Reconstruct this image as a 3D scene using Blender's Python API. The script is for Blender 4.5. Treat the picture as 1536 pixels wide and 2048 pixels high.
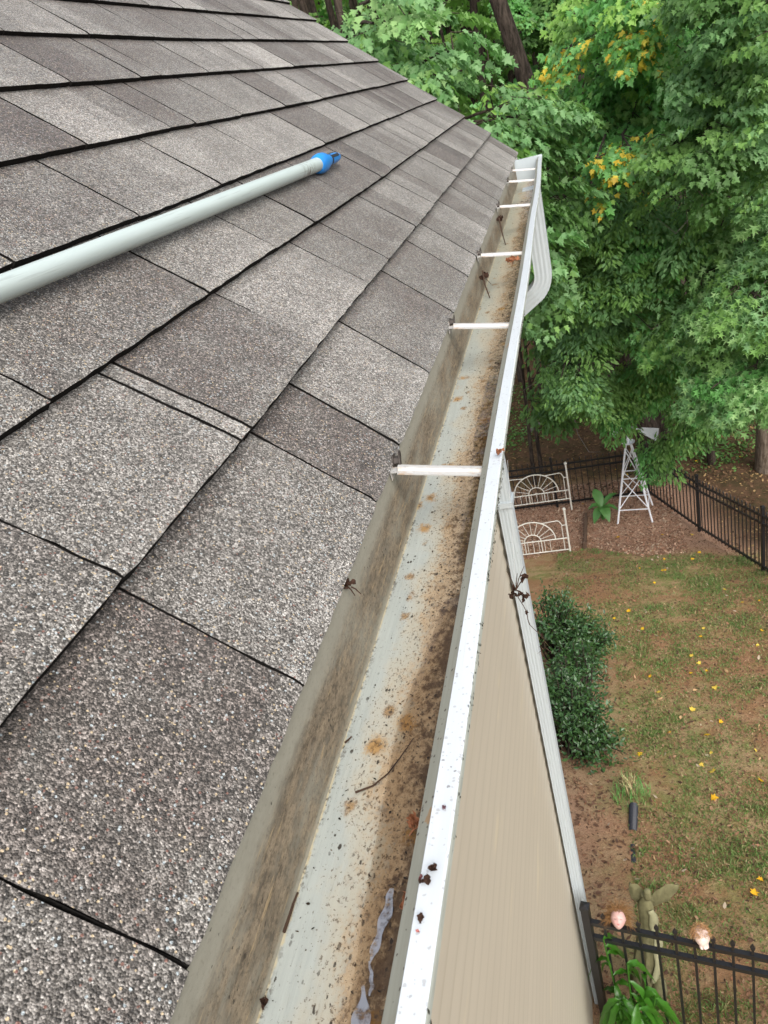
import bpy, bmesh, math, random
import numpy as np
from mathutils import Vector, Matrix

for o in list(bpy.data.objects):
    bpy.data.objects.remove(o, do_unlink=True)
scene = bpy.context.scene
COL = scene.collection
H = 6.2                                   # camera height over the ground beside the near fence

# ------------------------------------------------------------------ camera, sky, sun
cam_d = bpy.data.cameras.new('camera')
cam = bpy.data.objects.new('camera', cam_d)
COL.objects.link(cam)
right = Vector((0.9527, 0.1918, -0.2362))
down = Vector((-0.1101, -0.5048, -0.8562))
fwd = Vector((-0.2834, 0.8417, -0.4598)).normalized()
down = (down - fwd * down.dot(fwd)).normalized()
right = down.cross(fwd).normalized()
m = Matrix((right, -down, -fwd)).transposed().to_4x4()
m.translation = (0, 0, H)
cam.matrix_world = m
cam_d.sensor_width = 36.0
cam_d.lens = 1540.8 / 2048 * 36.0
cam_d.clip_start = 0.02
cam_d.clip_end = 500
cam_d.dof.use_dof = True
cam_d.dof.focus_distance = 1.0
cam_d.dof.aperture_fstop = 36.0
scene.camera = cam

SUN_EL, SUN_AZ = 46.0, 152.0              # azimuth measured clockwise from +Y (the gutter's direction)
world = bpy.data.worlds.new("World")
scene.world = world
world.use_nodes = True
wn = world.node_tree
wn.nodes.clear()
sky = wn.nodes.new('ShaderNodeTexSky')
sky.sky_type = 'NISHITA'
sky.sun_disc = False
sky.sun_elevation = math.radians(SUN_EL)
sky.sun_rotation = math.radians(SUN_AZ)
sky.air_density = 1.0
sky.dust_density = 4.0
bg = wn.nodes.new('ShaderNodeBackground')
bg.inputs[1].default_value = 0.15
wo = wn.nodes.new('ShaderNodeOutputWorld')
bw = wn.nodes.new('ShaderNodeRGBToBW')            # thin overcast: most of the blue is washed out
mxs = wn.nodes.new('ShaderNodeMix'); mxs.data_type = 'RGBA'
mxs.inputs[0].default_value = 0.62
wn.links.new(sky.outputs[0], bw.inputs[0]); wn.links.new(sky.outputs[0], mxs.inputs[6]); wn.links.new(bw.outputs[0], mxs.inputs[7])
wn.links.new(mxs.outputs[2], bg.inputs[0])
wn.links.new(bg.outputs[0], wo.inputs[0])
sun_d = bpy.data.lights.new('sun', 'SUN')
sun_d.energy = 1.35
sun_d.angle = math.radians(70)
sun_d.color = (1.0, 0.96, 0.90)
sun = bpy.data.objects.new('sun', sun_d)
COL.objects.link(sun)
el, az = math.radians(SUN_EL), math.radians(SUN_AZ)
sdir = Vector((math.sin(az) * math.cos(el), math.cos(az) * math.cos(el), math.sin(el)))
sun.rotation_euler = sdir.to_track_quat('Z', 'Y').to_euler()
sun.location = (3, -4, 14)
scene.view_settings.view_transform = 'Standard'
scene.view_settings.look = 'None'
scene.view_settings.exposure = 1.05
scene.view_settings.gamma = 1.0
scene.cycles.use_denoising = True
scene.cycles.max_bounces = 8
scene.cycles.transparent_max_bounces = 8

# ------------------------------------------------------------------ helpers
def link(o, parent=None):
    COL.objects.link(o)
    if parent is not None:
        o.parent = parent
    return o

def tag(o, label=None, cat=None, group=None, kind=None):
    if label: o['label'] = label
    if cat: o['category'] = cat
    if group: o['group'] = group
    if kind: o['kind'] = kind
    return o

def empty(name, loc, label=None, cat=None, group=None):
    o = bpy.data.objects.new(name, None)
    o.empty_display_size = 0.1
    link(o)
    o.location = loc
    return tag(o, label, cat, group)

class MB:
    """Collects verts / faces / material slots and links them as one mesh."""
    def __init__(s):
        s.v, s.f, s.m, s.c = [], [], [], None
    def add(s, vs, fs, mat=0):
        b = len(s.v)
        s.v.extend([tuple(p) for p in vs])
        s.f.extend([tuple(i + b for i in f) for f in fs])
        s.m.extend([mat] * len(fs))
    def box(s, a, b, mat=0):
        (x0, y0, z0), (x1, y1, z1) = a, b
        s.add([(x0,y0,z0),(x1,y0,z0),(x1,y1,z0),(x0,y1,z0),(x0,y0,z1),(x1,y0,z1),(x1,y1,z1),(x0,y1,z1)],
              [(0,3,2,1),(4,5,6,7),(0,1,5,4),(1,2,6,5),(2,3,7,6),(3,0,4,7)], mat)
    def bar(s, p, q, w, h, mat=0, up=(0, 0, 1)):
        """square bar from p to q"""
        p, q = Vector(p), Vector(q)
        t = (q - p).normalized()
        u = Vector(up)
        if abs(t.dot(u)) > 0.98: u = Vector((1, 0, 0))
        a = t.cross(u).normalized(); b = a.cross(t).normalized()
        vs = []
        for c in (p, q):
            for (i, j) in ((-1,-1),(1,-1),(1,1),(-1,1)):
                vs.append(c + a * (i * w / 2) + b * (j * h / 2))
        s.add(vs, [(0,3,2,1),(4,5,6,7),(0,1,5,4),(1,2,6,5),(2,3,7,6),(3,0,4,7)], mat)
    def tube(s, pts, r, n=8, mat=0, cap=True):
        pts = [Vector(p) for p in pts]
        rs = r if hasattr(r, '__len__') else [r] * len(pts)
        vs, fs = [], []
        t0 = (pts[1] - pts[0]).normalized()
        a = t0.cross(Vector((0, 0, 1)))
        if a.length < 0.05: a = t0.cross(Vector((1, 0, 0)))
        a.normalize()
        for i, p in enumerate(pts):
            if i == 0: t = pts[1] - pts[0]
            elif i == len(pts) - 1: t = pts[-1] - pts[-2]
            else: t = pts[i + 1] - pts[i - 1]
            t.normalize()
            a = (a - t * a.dot(t))
            if a.length < 1e-6: a = t.orthogonal()
            a.normalize()
            b = t.cross(a)
            for k in range(n):
                an = 2 * math.pi * k / n
                vs.append(p + (a * math.cos(an) + b * math.sin(an)) * rs[i])
        for i in range(len(pts) - 1):
            for k in range(n):
                k2 = (k + 1) % n
                fs.append((i*n+k, i*n+k2, (i+1)*n+k2, (i+1)*n+k))
        if cap:
            fs.append(tuple(reversed(range(n))))
            fs.append(tuple(range((len(pts)-1)*n, len(pts)*n)))
        s.add(vs, fs, mat)
    def sweep(s, prof, path, scales=None, mat=0, binormal=(0, 1, 0), cap=True):
        """prof: closed list of (a,b); a along the in-plane normal, b along binormal."""
        B = Vector(binormal); n = len(prof)
        path = [Vector(p) for p in path]
        vs, fs = [], []
        for i, p in enumerate(path):
            if i == 0: t = path[1] - path[0]
            elif i == len(path)-1: t = path[-1] - path[-2]
            else: t = (path[i+1]-path[i]).normalized() + (path[i]-path[i-1]).normalized()
            t.normalize()
            N = B.cross(t).normalized()
            sc = scales[i] if scales else 1
            for (a, b) in prof:
                vs.append(p + N * (a * sc) + B * (b * sc))
        for i in range(len(path)-1):
            for k in range(n):
                k2 = (k+1) % n
                fs.append((i*n+k, i*n+k2, (i+1)*n+k2, (i+1)*n+k))
        if cap:
            fs.append(tuple(reversed(range(n)))); fs.append(tuple(range((len(path)-1)*n, len(path)*n)))
        s.add(vs, fs, mat)
    def lathe(s, prof, c=(0,0,0), n=16, mat=0):
        vs, fs = [], []
        for (r, z) in prof:
            for k in range(n):
                a = 2*math.pi*k/n
                vs.append((c[0]+r*math.cos(a), c[1]+r*math.sin(a), c[2]+z))
        for i in range(len(prof)-1):
            for k in range(n):
                k2 = (k+1) % n
                fs.append((i*n+k, i*n+k2, (i+1)*n+k2, (i+1)*n+k))
        fs.append(tuple(reversed(range(n)))); fs.append(tuple(range((len(prof)-1)*n, len(prof)*n)))
        s.add(vs, fs, mat)
    def build(s, name, mats, parent=None, smooth=False, bevel=0, fix=True):
        me = bpy.data.meshes.new(name)
        me.from_pydata(s.v, [], s.f)
        mats = mats if isinstance(mats, (list, tuple)) else [mats]
        for mt in mats: me.materials.append(mt)
        me.polygons.foreach_set('material_index', s.m)
        if fix:
            bm = bmesh.new(); bm.from_mesh(me)
            bmesh.ops.recalc_face_normals(bm, faces=bm.faces)
            bm.to_mesh(me); bm.free()
        if smooth:
            me.polygons.foreach_set('use_smooth', [True]*len(me.polygons))
            try: me.set_sharp_from_angle(angle=math.radians(40))
            except Exception: pass
        me.update()
        o = bpy.data.objects.new(name, me)
        link(o, parent)
        if bevel:
            b = o.modifiers.new('bevel', 'BEVEL'); b.width = bevel; b.segments = 2; b.limit_method = 'ANGLE'
        return o

def mesh_np(name, V, F, mat, parent=None, colors=None, smooth=False, attr='Col'):
    """V (n,3), F (m,3 or 4) numpy -> object; colors (n,3) per vertex."""
    me = bpy.data.meshes.new(name)
    n, (mcount, k) = len(V), F.shape
    me.vertices.add(n)
    me.vertices.foreach_set('co', np.ascontiguousarray(V, dtype=np.float32).ravel())
    me.loops.add(mcount * k)
    me.loops.foreach_set('vertex_index', np.ascontiguousarray(F, dtype=np.int32).ravel())
    me.polygons.add(mcount)
    me.polygons.foreach_set('loop_start', np.arange(0, mcount * k, k, dtype=np.int32))
    me.polygons.foreach_set('loop_total', np.full(mcount, k, dtype=np.int32))
    if smooth: me.polygons.foreach_set('use_smooth', np.ones(mcount, dtype=bool))
    me.update(calc_edges=True)
    if colors is not None:
        at = me.attributes.new(attr, 'FLOAT_COLOR', 'POINT')
        c4 = np.ones((n, 4), dtype=np.float32); c4[:, :3] = colors
        at.data.foreach_set('color', c4.ravel())
    for mt in (mat if isinstance(mat, (list, tuple)) else [mat]): me.materials.append(mt)
    o = bpy.data.objects.new(name, me)
    return link(o, parent)

# value noise for scattering
_ng = np.random.default_rng(7)
_nt = _ng.random((256, 256))
def vnoise(x, y, sc):
    x = np.asarray(x, float) * sc + 100; y = np.asarray(y, float) * sc + 100
    xi = np.floor(x).astype(int); yi = np.floor(y).astype(int)
    fx, fy = x - xi, y - yi
    fx = fx*fx*(3-2*fx); fy = fy*fy*(3-2*fy)
    a = _nt[xi % 256, yi % 256]; b = _nt[(xi+1) % 256, yi % 256]
    c = _nt[xi % 256, (yi+1) % 256]; d = _nt[(xi+1) % 256, (yi+1) % 256]
    return (a*(1-fx)+b*fx)*(1-fy) + (c*(1-fx)+d*fx)*fy
def fbm(x, y, sc):
    return (vnoise(x, y, sc) + 0.5*vnoise(x, y, sc*2.1) + 0.25*vnoise(x, y, sc*4.3)) / 1.75

# ------------------------------------------------------------------ node helpers
class NT:
    def __init__(s, name):
        s.mat = bpy.data.materials.new(name); s.mat.use_nodes = True
        s.t = s.mat.node_tree; s.t.nodes.clear()
        s.out = s.t.nodes.new('ShaderNodeOutputMaterial')
    def n(s, typ, **kw):
        nd = s.t.nodes.new('ShaderNode' + typ)
        for k, v in kw.items():
            if k.startswith('i_'):
                key = k[2:].replace('_', ' ')
                nd.inputs[key].default_value = v
            else: setattr(nd, k, v)
        return nd
    def l(s, a, b): s.t.links.new(a, b)
    def sock(s, x, inp):
        if isinstance(x, (int, float)): inp.default_value = (x, x, x, 1.0) if inp.type == 'RGBA' else x
        elif isinstance(x, tuple): inp.default_value = (*x, 1.0) if len(x) == 3 and inp.type == 'RGBA' else x
        else: s.l(x, inp)
    def math(s, op, a, b=0.0, clamp=False):
        nd = s.n('Math', operation=op, use_clamp=clamp)
        s.sock(a, nd.inputs[0]); s.sock(b, nd.inputs[1]); return nd.outputs[0]
    def mix(s, f, a, b, mode='MIX'):
        nd = s.n('Mix', data_type='RGBA', blend_type=mode)
        s.sock(f, nd.inputs[0]); s.sock(a, nd.inputs[6]); s.sock(b, nd.inputs[7]); return nd.outputs[2]
    def ramp(s, f, stops, interp='LINEAR'):
        nd = s.n('ValToRGB'); cr = nd.color_ramp; cr.interpolation = interp
        while len(cr.elements) > 1: cr.elements.remove(cr.elements[-1])
        for i, (p, c) in enumerate(stops):
            e = cr.elements[0] if i == 0 else cr.elements.new(p)
            e.position = p
            if isinstance(c, (int, float)): c = (c, c, c)
            e.color = (*c, 1)
        s.sock(f, nd.inputs[0]); return nd.outputs[0]
    def smooth(s, x, a, b):
        nd = s.n('MapRange', interpolation_type='SMOOTHSTEP')
        s.sock(x, nd.inputs[0]); nd.inputs[1].default_value = a; nd.inputs[2].default_value = b
        nd.inputs[3].default_value = 0; nd.inputs[4].default_value = 1
        return nd.outputs[0]
    def pos(s, scale=(1, 1, 1)):
        tc = s.n('TexCoord')
        if scale == (1, 1, 1): return tc.outputs['Object']
        mp = s.n('Mapping'); mp.inputs['Scale'].default_value = scale
        s.l(tc.outputs['Object'], mp.inputs[0]); return mp.outputs[0]
    def xyz(s, v):
        nd = s.n('SeparateXYZ'); s.l(v, nd.inputs[0]); return nd.outputs
    def noise(s, v, scale, detail=4, rough=0.55, dist=0.0):
        nd = s.n('TexNoise'); s.l(v, nd.inputs['Vector'])
        nd.inputs['Scale'].default_value = scale; nd.inputs['Detail'].default_value = detail
        nd.inputs['Roughness'].default_value = rough; nd.inputs['Distortion'].default_value = dist
        return nd.outputs[0]
    def voro(s, v, scale, feature='F1', rand=1.0):
        nd = s.n('TexVoronoi', feature=feature); s.l(v, nd.inputs['Vector'])
        nd.inputs['Scale'].default_value = scale; nd.inputs['Randomness'].default_value = rand
        return nd
    def bump(s, h, strength=0.3, dist=0.01, normal=None):
        nd = s.n('Bump'); nd.inputs['Strength'].default_value = strength; nd.inputs['Distance'].default_value = dist
        s.l(h, nd.inputs['Height'])
        if normal is not None: s.l(normal, nd.inputs['Normal'])
        return nd.outputs[0]
    def bsdf(s, color, rough=0.6, spec=0.5, metal=0.0, normal=None, **kw):
        nd = s.n('BsdfPrincipled')
        s.sock(color, nd.inputs['Base Color']); s.sock(rough, nd.inputs['Roughness'])
        nd.inputs['Specular IOR Level'].default_value = spec; s.sock(metal, nd.inputs['Metallic'])
        if normal is not None: s.l(normal, nd.inputs['Normal'])
        for k, v in kw.items(): nd.inputs[k.replace('_', ' ')].default_value = v
        return nd.outputs[0]
    def done(s, sh):
        s.l(sh, s.out.inputs[0]); return s.mat

def speck_mask(t, v, scale, density, size=0.35):
    """random ragged specks of different sizes: per-cell random < density, near the cell's centre"""
    vo = t.voro(v, scale); c = t.xyz(vo.outputs['Color'])
    nz = t.noise(v, scale * 2.2, 3, 0.7)
    d = t.math('ADD', vo.outputs['Distance'], t.math('MULTIPLY', t.math('SUBTRACT', nz, 0.5), size * 1.5))
    lim = t.math('MULTIPLY', t.math('ADD', 0.25, t.math('MULTIPLY', c[1], c[1])), size)
    return t.math('MULTIPLY', t.math('LESS_THAN', c[0], density), t.math('LESS_THAN', d, lim))

def simple(name, color, rough=0.6, var=0.15, nscale=20.0, spec=0.5, metal=0.0, bump=0.0, stretch=(1,1,1)):
    t = NT(name); p = t.pos(stretch)
    nz = t.noise(p, nscale, 5, 0.6)
    f = t.math('ADD', t.math('MULTIPLY', nz, 2*var), 1 - var)
    cc = t.n('CombineXYZ');
    for i in range(3): t.l(f, cc.inputs[i])
    c = t.mix(1.0, color, cc.outputs[0], 'MULTIPLY')
    nrm = t.bump(nz, bump, 0.005) if bump else None
    return t.done(t.bsdf(c, rough, spec, metal, nrm))

# ------------------------------------------------------------------ materials
def mat_shingle():
    t = NT('shingle_granules'); p = t.pos()
    at = t.n('Attribute', attribute_name='Col')
    ch = t.xyz(at.outputs['Color'])               # x tab tone, y blend seed
    big = t.noise(p, 2.3, 4, 0.55)
    streak = t.noise(t.pos((1.6, 7.0, 1.6)), 2.2, 3, 0.55)
    mid = t.noise(p, 22.0, 3, 0.6)
    tone = t.math('ADD', t.math('SUBTRACT', ch[0], 0.075), t.math('MULTIPLY', t.math('SUBTRACT', big, 0.5), 0.62))
    tone = t.math('ADD', tone, t.math('MULTIPLY', t.math('SUBTRACT', streak, 0.5), 0.22))
    tone = t.math('ADD', tone, t.math('MULTIPLY', t.math('SUBTRACT', mid, 0.5), 0.34))
    v1 = t.voro(p, 760.0); c1 = t.xyz(v1.outputs['Color'])
    v2 = t.voro(p, 500.0); c2 = t.xyz(v2.outputs['Color'])
    v1f = t.voro(p, 1150.0); c3 = t.xyz(v1f.outputs['Color'])
    g = t.math('ADD', t.math('MULTIPLY', c1[0], 0.50), t.math('MULTIPLY', c3[0], 0.16))
    g = t.math('ADD', g, t.math('MULTIPLY', c2[0], 0.34))
    g = t.math('ADD', g, t.math('MULTIPLY', t.math('SUBTRACT', tone, 0.5), 0.62), clamp=True)
    col = t.ramp(g, [(0.0, (0.016, 0.0145, 0.012)), (0.24, (0.034, 0.030, 0.025)), (0.40, (0.082, 0.074, 0.064)), (0.54, (0.160, 0.147, 0.130)),
                     (0.68, (0.275, 0.256, 0.232)), (0.84, (0.45, 0.428, 0.392)), (1.0, (0.68, 0.655, 0.605))])
    col = t.mix(t.math('SUBTRACT', 1.0, t.smooth(tone, 0.22, 0.46)), col, t.mix(1.0, col, (1.03, .94, .93), 'MULTIPLY'))
    # a few coloured granules: tan, brick, slate blue
    sel = c2[1]
    tanm = t.math('MULTIPLY', t.math('GREATER_THAN', sel, 0.955), t.math('LESS_THAN', v2.outputs['Distance'], 0.44))
    col = t.mix(tanm, col, (0.42, 0.33, 0.21))
    redm = t.math('MULTIPLY', t.math('LESS_THAN', sel, 0.035), t.math('LESS_THAN', v2.outputs['Distance'], 0.45))
    col = t.mix(redm, col, (0.17, 0.085, 0.065))
    blm = t.math('MULTIPLY', t.math('GREATER_THAN', c2[2], 0.962), t.math('LESS_THAN', v2.outputs['Distance'], 0.46))
    col = t.mix(blm, col, (0.34, 0.38, 0.39))
    alg = t.smooth(t.noise(p, 5.5, 5, 0.65), 0.58, 0.78)
    col = t.mix(t.math('MULTIPLY', alg, 0.35), col, (0.055, 0.052, 0.044))
    h = t.math('ADD', t.math('MULTIPLY', v1.outputs['Distance'], -1.0), t.math('MULTIPLY', c1[1], 0.5))
    nb = t.bump(h, 0.75, 0.0012)
    return t.done(t.bsdf(col, 0.55, 0.5, 0, nb, Sheen_Weight=0.06, Sheen_Roughness=0.5))

M = {}
M['shingle'] = mat_shingle()
M['shingle_edge'] = simple('shingle_cut_edge', (0.012, 0.011, 0.010), 0.95, 0.5, 160, 0.1, bump=0.6)
M['felt'] = simple('asphalt_underlay', (0.012, 0.011, 0.011), 0.95, 0.3, 60, 0.1)

def mat_lip():
    t = NT('gutter_lip_paint'); p = t.pos()
    base = t.mix(t.noise(t.pos((40, 3, 40)), 3, 5, 0.6), (0.44, 0.475, 0.50), (0.56, 0.595, 0.62))
    sp = speck_mask(t, p, 330, 0.16, 0.40)
    nz = t.smooth(t.noise(p, 9, 3), 0.42, 0.62)
    base = t.mix(t.math('MULTIPLY', t.math('MULTIPLY', sp, nz), 0.75), base, (0.16, 0.15, 0.15))
    sp2 = speck_mask(t, p, 430, 0.20, 0.45)
    base = t.mix(t.math('MULTIPLY', sp2, 0.5), base, (0.25, 0.24, 0.24))
    scr = t.smooth(t.noise(t.pos((300, 4, 300)), 2.0, 4, 0.6), 0.62, 0.75)
    base = t.mix(t.math('MULTIPLY', scr, 0.45), base, (0.34, 0.335, 0.32))
    return t.done(t.bsdf(base, 0.32, 0.5, 0, t.bump(t.noise(p, 140, 3), 0.06, 0.002)))
M['lip'] = mat_lip()

def mat_flange():
    t = NT('gutter_flange_dirty_paint'); p = t.pos()
    streak = t.noise(t.pos((120, 5, 120)), 2.5, 5, 0.65)
    base = t.mix(streak, (0.225, 0.23, 0.19), (0.37, 0.375, 0.32))
    blot = t.smooth(t.noise(p, 28, 5, 0.65), 0.52, 0.72)
    base = t.mix(t.math('MULTIPLY', blot, 0.45), base, (0.24, 0.20, 0.14))
    rust = speck_mask(t, p, 40, 0.22, 0.34)
    base = t.mix(t.math('MULTIPLY', rust, 0.6), base, (0.34, 0.17, 0.05))
    sp = speck_mask(t, p, 420, 0.12, 0.45)
    base = t.mix(sp, base, (0.06, 0.045, 0.035))
    return t.done(t.bsdf(base, 0.55, 0.4, 0, t.bump(streak, 0.1, 0.002)))
M['flange'] = mat_flange()

Z0 = H - 0.36                              # height of the gutter's front lip
GB = Z0 - 0.089                            # gutter floor
def mat_back():
    t = NT('gutter_back_grime'); p = t.pos(); x = t.xyz(p)
    hgt = t.math('SUBTRACT', x[2], GB)     # 0 floor .. 0.089 lip level
    big = t.noise(t.pos((10, 5, 22)), 1.6, 5, 0.62)
    st = t.noise(t.pos((1, 22, 62)), 2.0, 6, 0.72)
    st2 = t.noise(t.pos((1, 70, 170)), 2.0, 6, 0.74)
    gr = t.noise(t.pos((1, 0.7, 1)), 420, 3, 0.7)
    base = t.mix(st, (0.205, 0.192, 0.150), (0.33, 0.315, 0.255))
    hw = t.math('ADD', hgt, t.math('MULTIPLY', t.math('SUBTRACT', st, 0.5), 0.022))
    band = t.math('MULTIPLY', t.smooth(hw, 0.000, 0.010), t.math('SUBTRACT', 1.0, t.smooth(hw, 0.050, 0.068)))
    brown = t.mix(t.smooth(t.math('ADD', t.math('MULTIPLY', st2, 0.6), t.math('MULTIPLY', st, 0.4)), 0.41, 0.60), (0.066, 0.047, 0.030), (0.31, 0.245, 0.165))
    gm = t.math('MULTIPLY', band, t.smooth(t.math('ADD', t.math('MULTIPLY', st, 0.45), t.math('MULTIPLY', big, 0.65)), 0.36, 0.62))
    base = t.mix(t.math('MULTIPLY', gm, 0.92), base, brown)
    dk = t.math('MULTIPLY', t.smooth(st2, 0.50, 0.64), t.smooth(big, 0.36, 0.54))
    base = t.mix(t.math('MULTIPLY', t.math('MULTIPLY', dk, band), 0.5), base, (0.048, 0.036, 0.026))
    gm2 = t.math('MULTIPLY', t.smooth(gr, 0.56, 0.68), t.math('ADD', 0.25, t.math('MULTIPLY', band, 0.5)))
    base = t.mix(gm2, base, (0.09, 0.072, 0.052))
    sp = speck_mask(t, t.pos((1, 0.8, 1)), 330, 0.12, 0.40)
    base = t.mix(t.math('MULTIPLY', sp, t.smooth(t.noise(p, 13, 3), 0.46, 0.60)), base, (0.026, 0.02, 0.014))
    tan = t.smooth(t.noise(t.pos((1, 9, 110)), 1.9, 5, 0.7), 0.60, 0.66)
    base = t.mix(t.math('MULTIPLY', t.math('MULTIPLY', tan, band), 0.65), base, (0.40, 0.30, 0.17))
    return t.done(t.bsdf(base, 0.6, 0.35, 0, t.bump(st2, 0.2, 0.002)))
M['back'] = mat_back()

def mat_floor():
    t = NT('gutter_floor_sediment'); p = t.pos(); x = t.xyz(p)
    st = t.noise(t.pos((150, 7, 1)), 1.8, 5, 0.66)
    st2 = t.noise(t.pos((420, 26, 1)), 1.8, 4, 0.66)
    base = t.mix(st, (0.265, 0.29, 0.268), (0.42, 0.45, 0.42))
    base = t.mix(t.math('MULTIPLY', t.smooth(st2, 0.58, 0.72), 0.35), base, (0.17, 0.17, 0.15))
    far = t.smooth(x[1], 0.8, 2.4)
    base = t.mix(t.math('MULTIPLY', far, 0.8), base, (0.27, 0.26, 0.185))
    n1 = t.noise(t.pos((16, 8, 1)), 1.7, 6, 0.66)
    clump = t.noise(t.pos((90, 60, 1)), 1.8, 5, 0.70)
    grain = t.noise(t.pos((1, 0.7, 0.01)), 430, 4, 0.75)
    cg = t.math('ADD', t.math('MULTIPLY', clump, 0.55), t.math('MULTIPLY', grain, 0.45))
    edge = t.math('ADD', x[0], t.math('MULTIPLY', t.math('SUBTRACT', n1, 0.5), 0.070))
    rag = t.math('ADD', edge, t.math('MULTIPLY', t.math('SUBTRACT', cg, 0.5), 0.075))
    wash = t.smooth(edge, -0.222, -0.196)
    base = t.mix(t.math('MULTIPLY', wash, 0.5), base, (0.42, 0.35, 0.235))
    sed = t.smooth(rag, -0.200, -0.180)
    sedc = t.ramp(cg, [(0.38, (0.070, 0.038, 0.017)), (0.425, (0.20, 0.115, 0.052)), (0.475, (0.35, 0.245, 0.14)), (0.62, (0.45, 0.345, 0.22))])
    base = t.mix(t.math('MULTIPLY', sed, 0.9), base, sedc)
    dark = t.smooth(t.math('ADD', edge, t.math('MULTIPLY', t.math('SUBTRACT', clump, 0.5), -0.11)), -0.178, -0.152)
    base = t.mix(t.math('MULTIPLY', dark, 0.82), base, t.mix(grain, (0.045, 0.026, 0.013), (0.13, 0.08, 0.04)))
    # ochre rings
    vo = t.voro(t.pos((1, 0.8, 0.01)), 21.0)
    dd = t.math('ADD', vo.outputs['Distance'], t.math('MULTIPLY', t.math('SUBTRACT', cg, 0.5), 0.75))
    rr = t.math('MULTIPLY', t.math('LESS_THAN', t.xyz(vo.outputs['Color'])[0], 0.72), t.math('SUBTRACT', 1.0, t.smooth(dd, 0.07, 0.25)))
    base = t.mix(t.math('MULTIPLY', rr, 0.85), base, (0.34, 0.185, 0.045))
    core = t.math('MULTIPLY', t.smooth(rr, 0.45, 0.9), t.smooth(cg, 0.46, 0.56))
    base = t.mix(t.math('MULTIPLY', core, 0.8), base, (0.10, 0.045, 0.012))
    vb = t.voro(t.pos((1, 0.7, 0.01)), 43.0)
    db = t.math('ADD', vb.outputs['Distance'], t.math('MULTIPLY', t.math('SUBTRACT', cg, 0.5), 1.1))
    rb = t.math('MULTIPLY', t.math('LESS_THAN', t.xyz(vb.outputs['Color'])[1], 0.30), t.math('SUBTRACT', 1.0, t.smooth(db, 0.10, 0.30)))
    base = t.mix(t.math('MULTIPLY', rb, 0.8), base, t.mix(t.smooth(grain, 0.45, 0.55), (0.12, 0.06, 0.02), (0.33, 0.19, 0.06)))
    # specks, denser towards the water
    dens = t.smooth(edge, -0.240, -0.192)
    s1 = t.smooth(t.math('ADD', grain, t.math('MULTIPLY', dens, 0.10)), 0.66, 0.70)
    base = t.mix(t.math('MULTIPLY', s1, 0.85), base, (0.075, 0.048, 0.028))
    s2 = speck_mask(t, t.pos((1, 0.55, 0.01)), 330, 0.24, 0.42)
    cl = t.smooth(t.noise(t.pos((34, 16, 1)), 1.7, 4, 0.6), 0.40, 0.60)
    base = t.mix(t.math('MULTIPLY', t.math('MULTIPLY', s2, cl), 0.95), base, (0.030, 0.022, 0.015))
    # pale crust along the seam with the back wall
    xs = t.math('ADD', x[0], t.math('MULTIPLY', t.math('SUBTRACT', clump, 0.5), 0.008))
    seam = t.math('SUBTRACT', 1.0, t.smooth(xs, -0.2332, -0.2312))
    base = t.mix(t.math('MULTIPLY', seam, 0.7), base, (0.46, 0.38, 0.22))
    crumb = t.math('MULTIPLY', t.math('SUBTRACT', 1.0, t.smooth(xs, -0.2310, -0.2270)), t.smooth(cg, 0.50, 0.56))
    base = t.mix(t.math('MULTIPLY', t.math('MULTIPLY', crumb, t.smooth(n1, 0.42, 0.58)), 0.85), base, (0.05, 0.034, 0.02))
    wet = t.mix(sed, 0.5, 0.22)
    return t.done(t.bsdf(base, wet, 0.5, 0, t.bump(cg, 0.25, 0.002)))
M['floor'] = mat_floor()
M['gutter_face'] = simple('gutter_face_mossy_paint', (0.36, 0.39, 0.35), 0.55, 0.45, 90, 0.4, stretch=(1, 0.4, 1))

def mat_hanger():
    t = NT('hanger_aluminium'); p = t.pos(); x = t.xyz(p)
    nz = t.noise(p, 70, 5, 0.65)
    base = t.mix(nz, (0.34, 0.335, 0.32), (0.50, 0.495, 0.475))
    r = t.smooth(t.noise(t.pos((30, 60, 30)), 1.3, 5, 0.7), 0.50, 0.66)
    base = t.mix(t.math('MULTIPLY', r, 0.6), base, (0.34, 0.20, 0.09))
    base = t.mix(t.math('MULTIPLY', t.smooth(t.noise(p, 180, 4, 0.7), 0.6, 0.72), 0.6), base, (0.10, 0.07, 0.05))
    return t.done(t.bsdf(base, 0.45, 0.5, 0.15))
M['hanger'] = mat_hanger()
M['screw'] = simple('rusty_screw', (0.055, 0.045, 0.038), 0.6, 0.5, 300, 0.5, 0.3)

def mat_siding():
    t = NT('vinyl_siding'); p = t.pos()
    st = t.noise(t.pos((6, 0.9, 9)), 2.0, 4, 0.6)
    base = t.mix(st, (0.375, 0.338, 0.270), (0.44, 0.40, 0.322))
    pale = t.smooth(t.noise(t.pos((3, 1.4, 7)), 1.6, 3, 0.5), 0.60, 0.74)
    base = t.mix(t.math('MULTIPLY', pale, 0.5), base, (0.50, 0.445, 0.315))
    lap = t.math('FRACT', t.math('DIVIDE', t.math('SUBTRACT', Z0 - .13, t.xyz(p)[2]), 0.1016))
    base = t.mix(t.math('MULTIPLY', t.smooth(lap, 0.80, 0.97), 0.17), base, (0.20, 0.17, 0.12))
    base = t.mix(t.math('MULTIPLY', t.math('SUBTRACT', 1.0, t.smooth(lap, 0.02, 0.14)), 0.12), base, (0.60, 0.55, 0.42))  # pale line at each lap's top: a highlight put into the colour
    grain = t.noise(t.pos((200, 3, 160)), 1.5, 3, 0.6)
    sp = speck_mask(t, p, 26, 0.12, 0.07)
    base = t.mix(t.math('MULTIPLY', sp, 0.7), base, (0.2, 0.17, 0.13))
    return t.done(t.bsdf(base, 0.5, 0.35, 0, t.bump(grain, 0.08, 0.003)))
M['siding'] = mat_siding()
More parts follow.
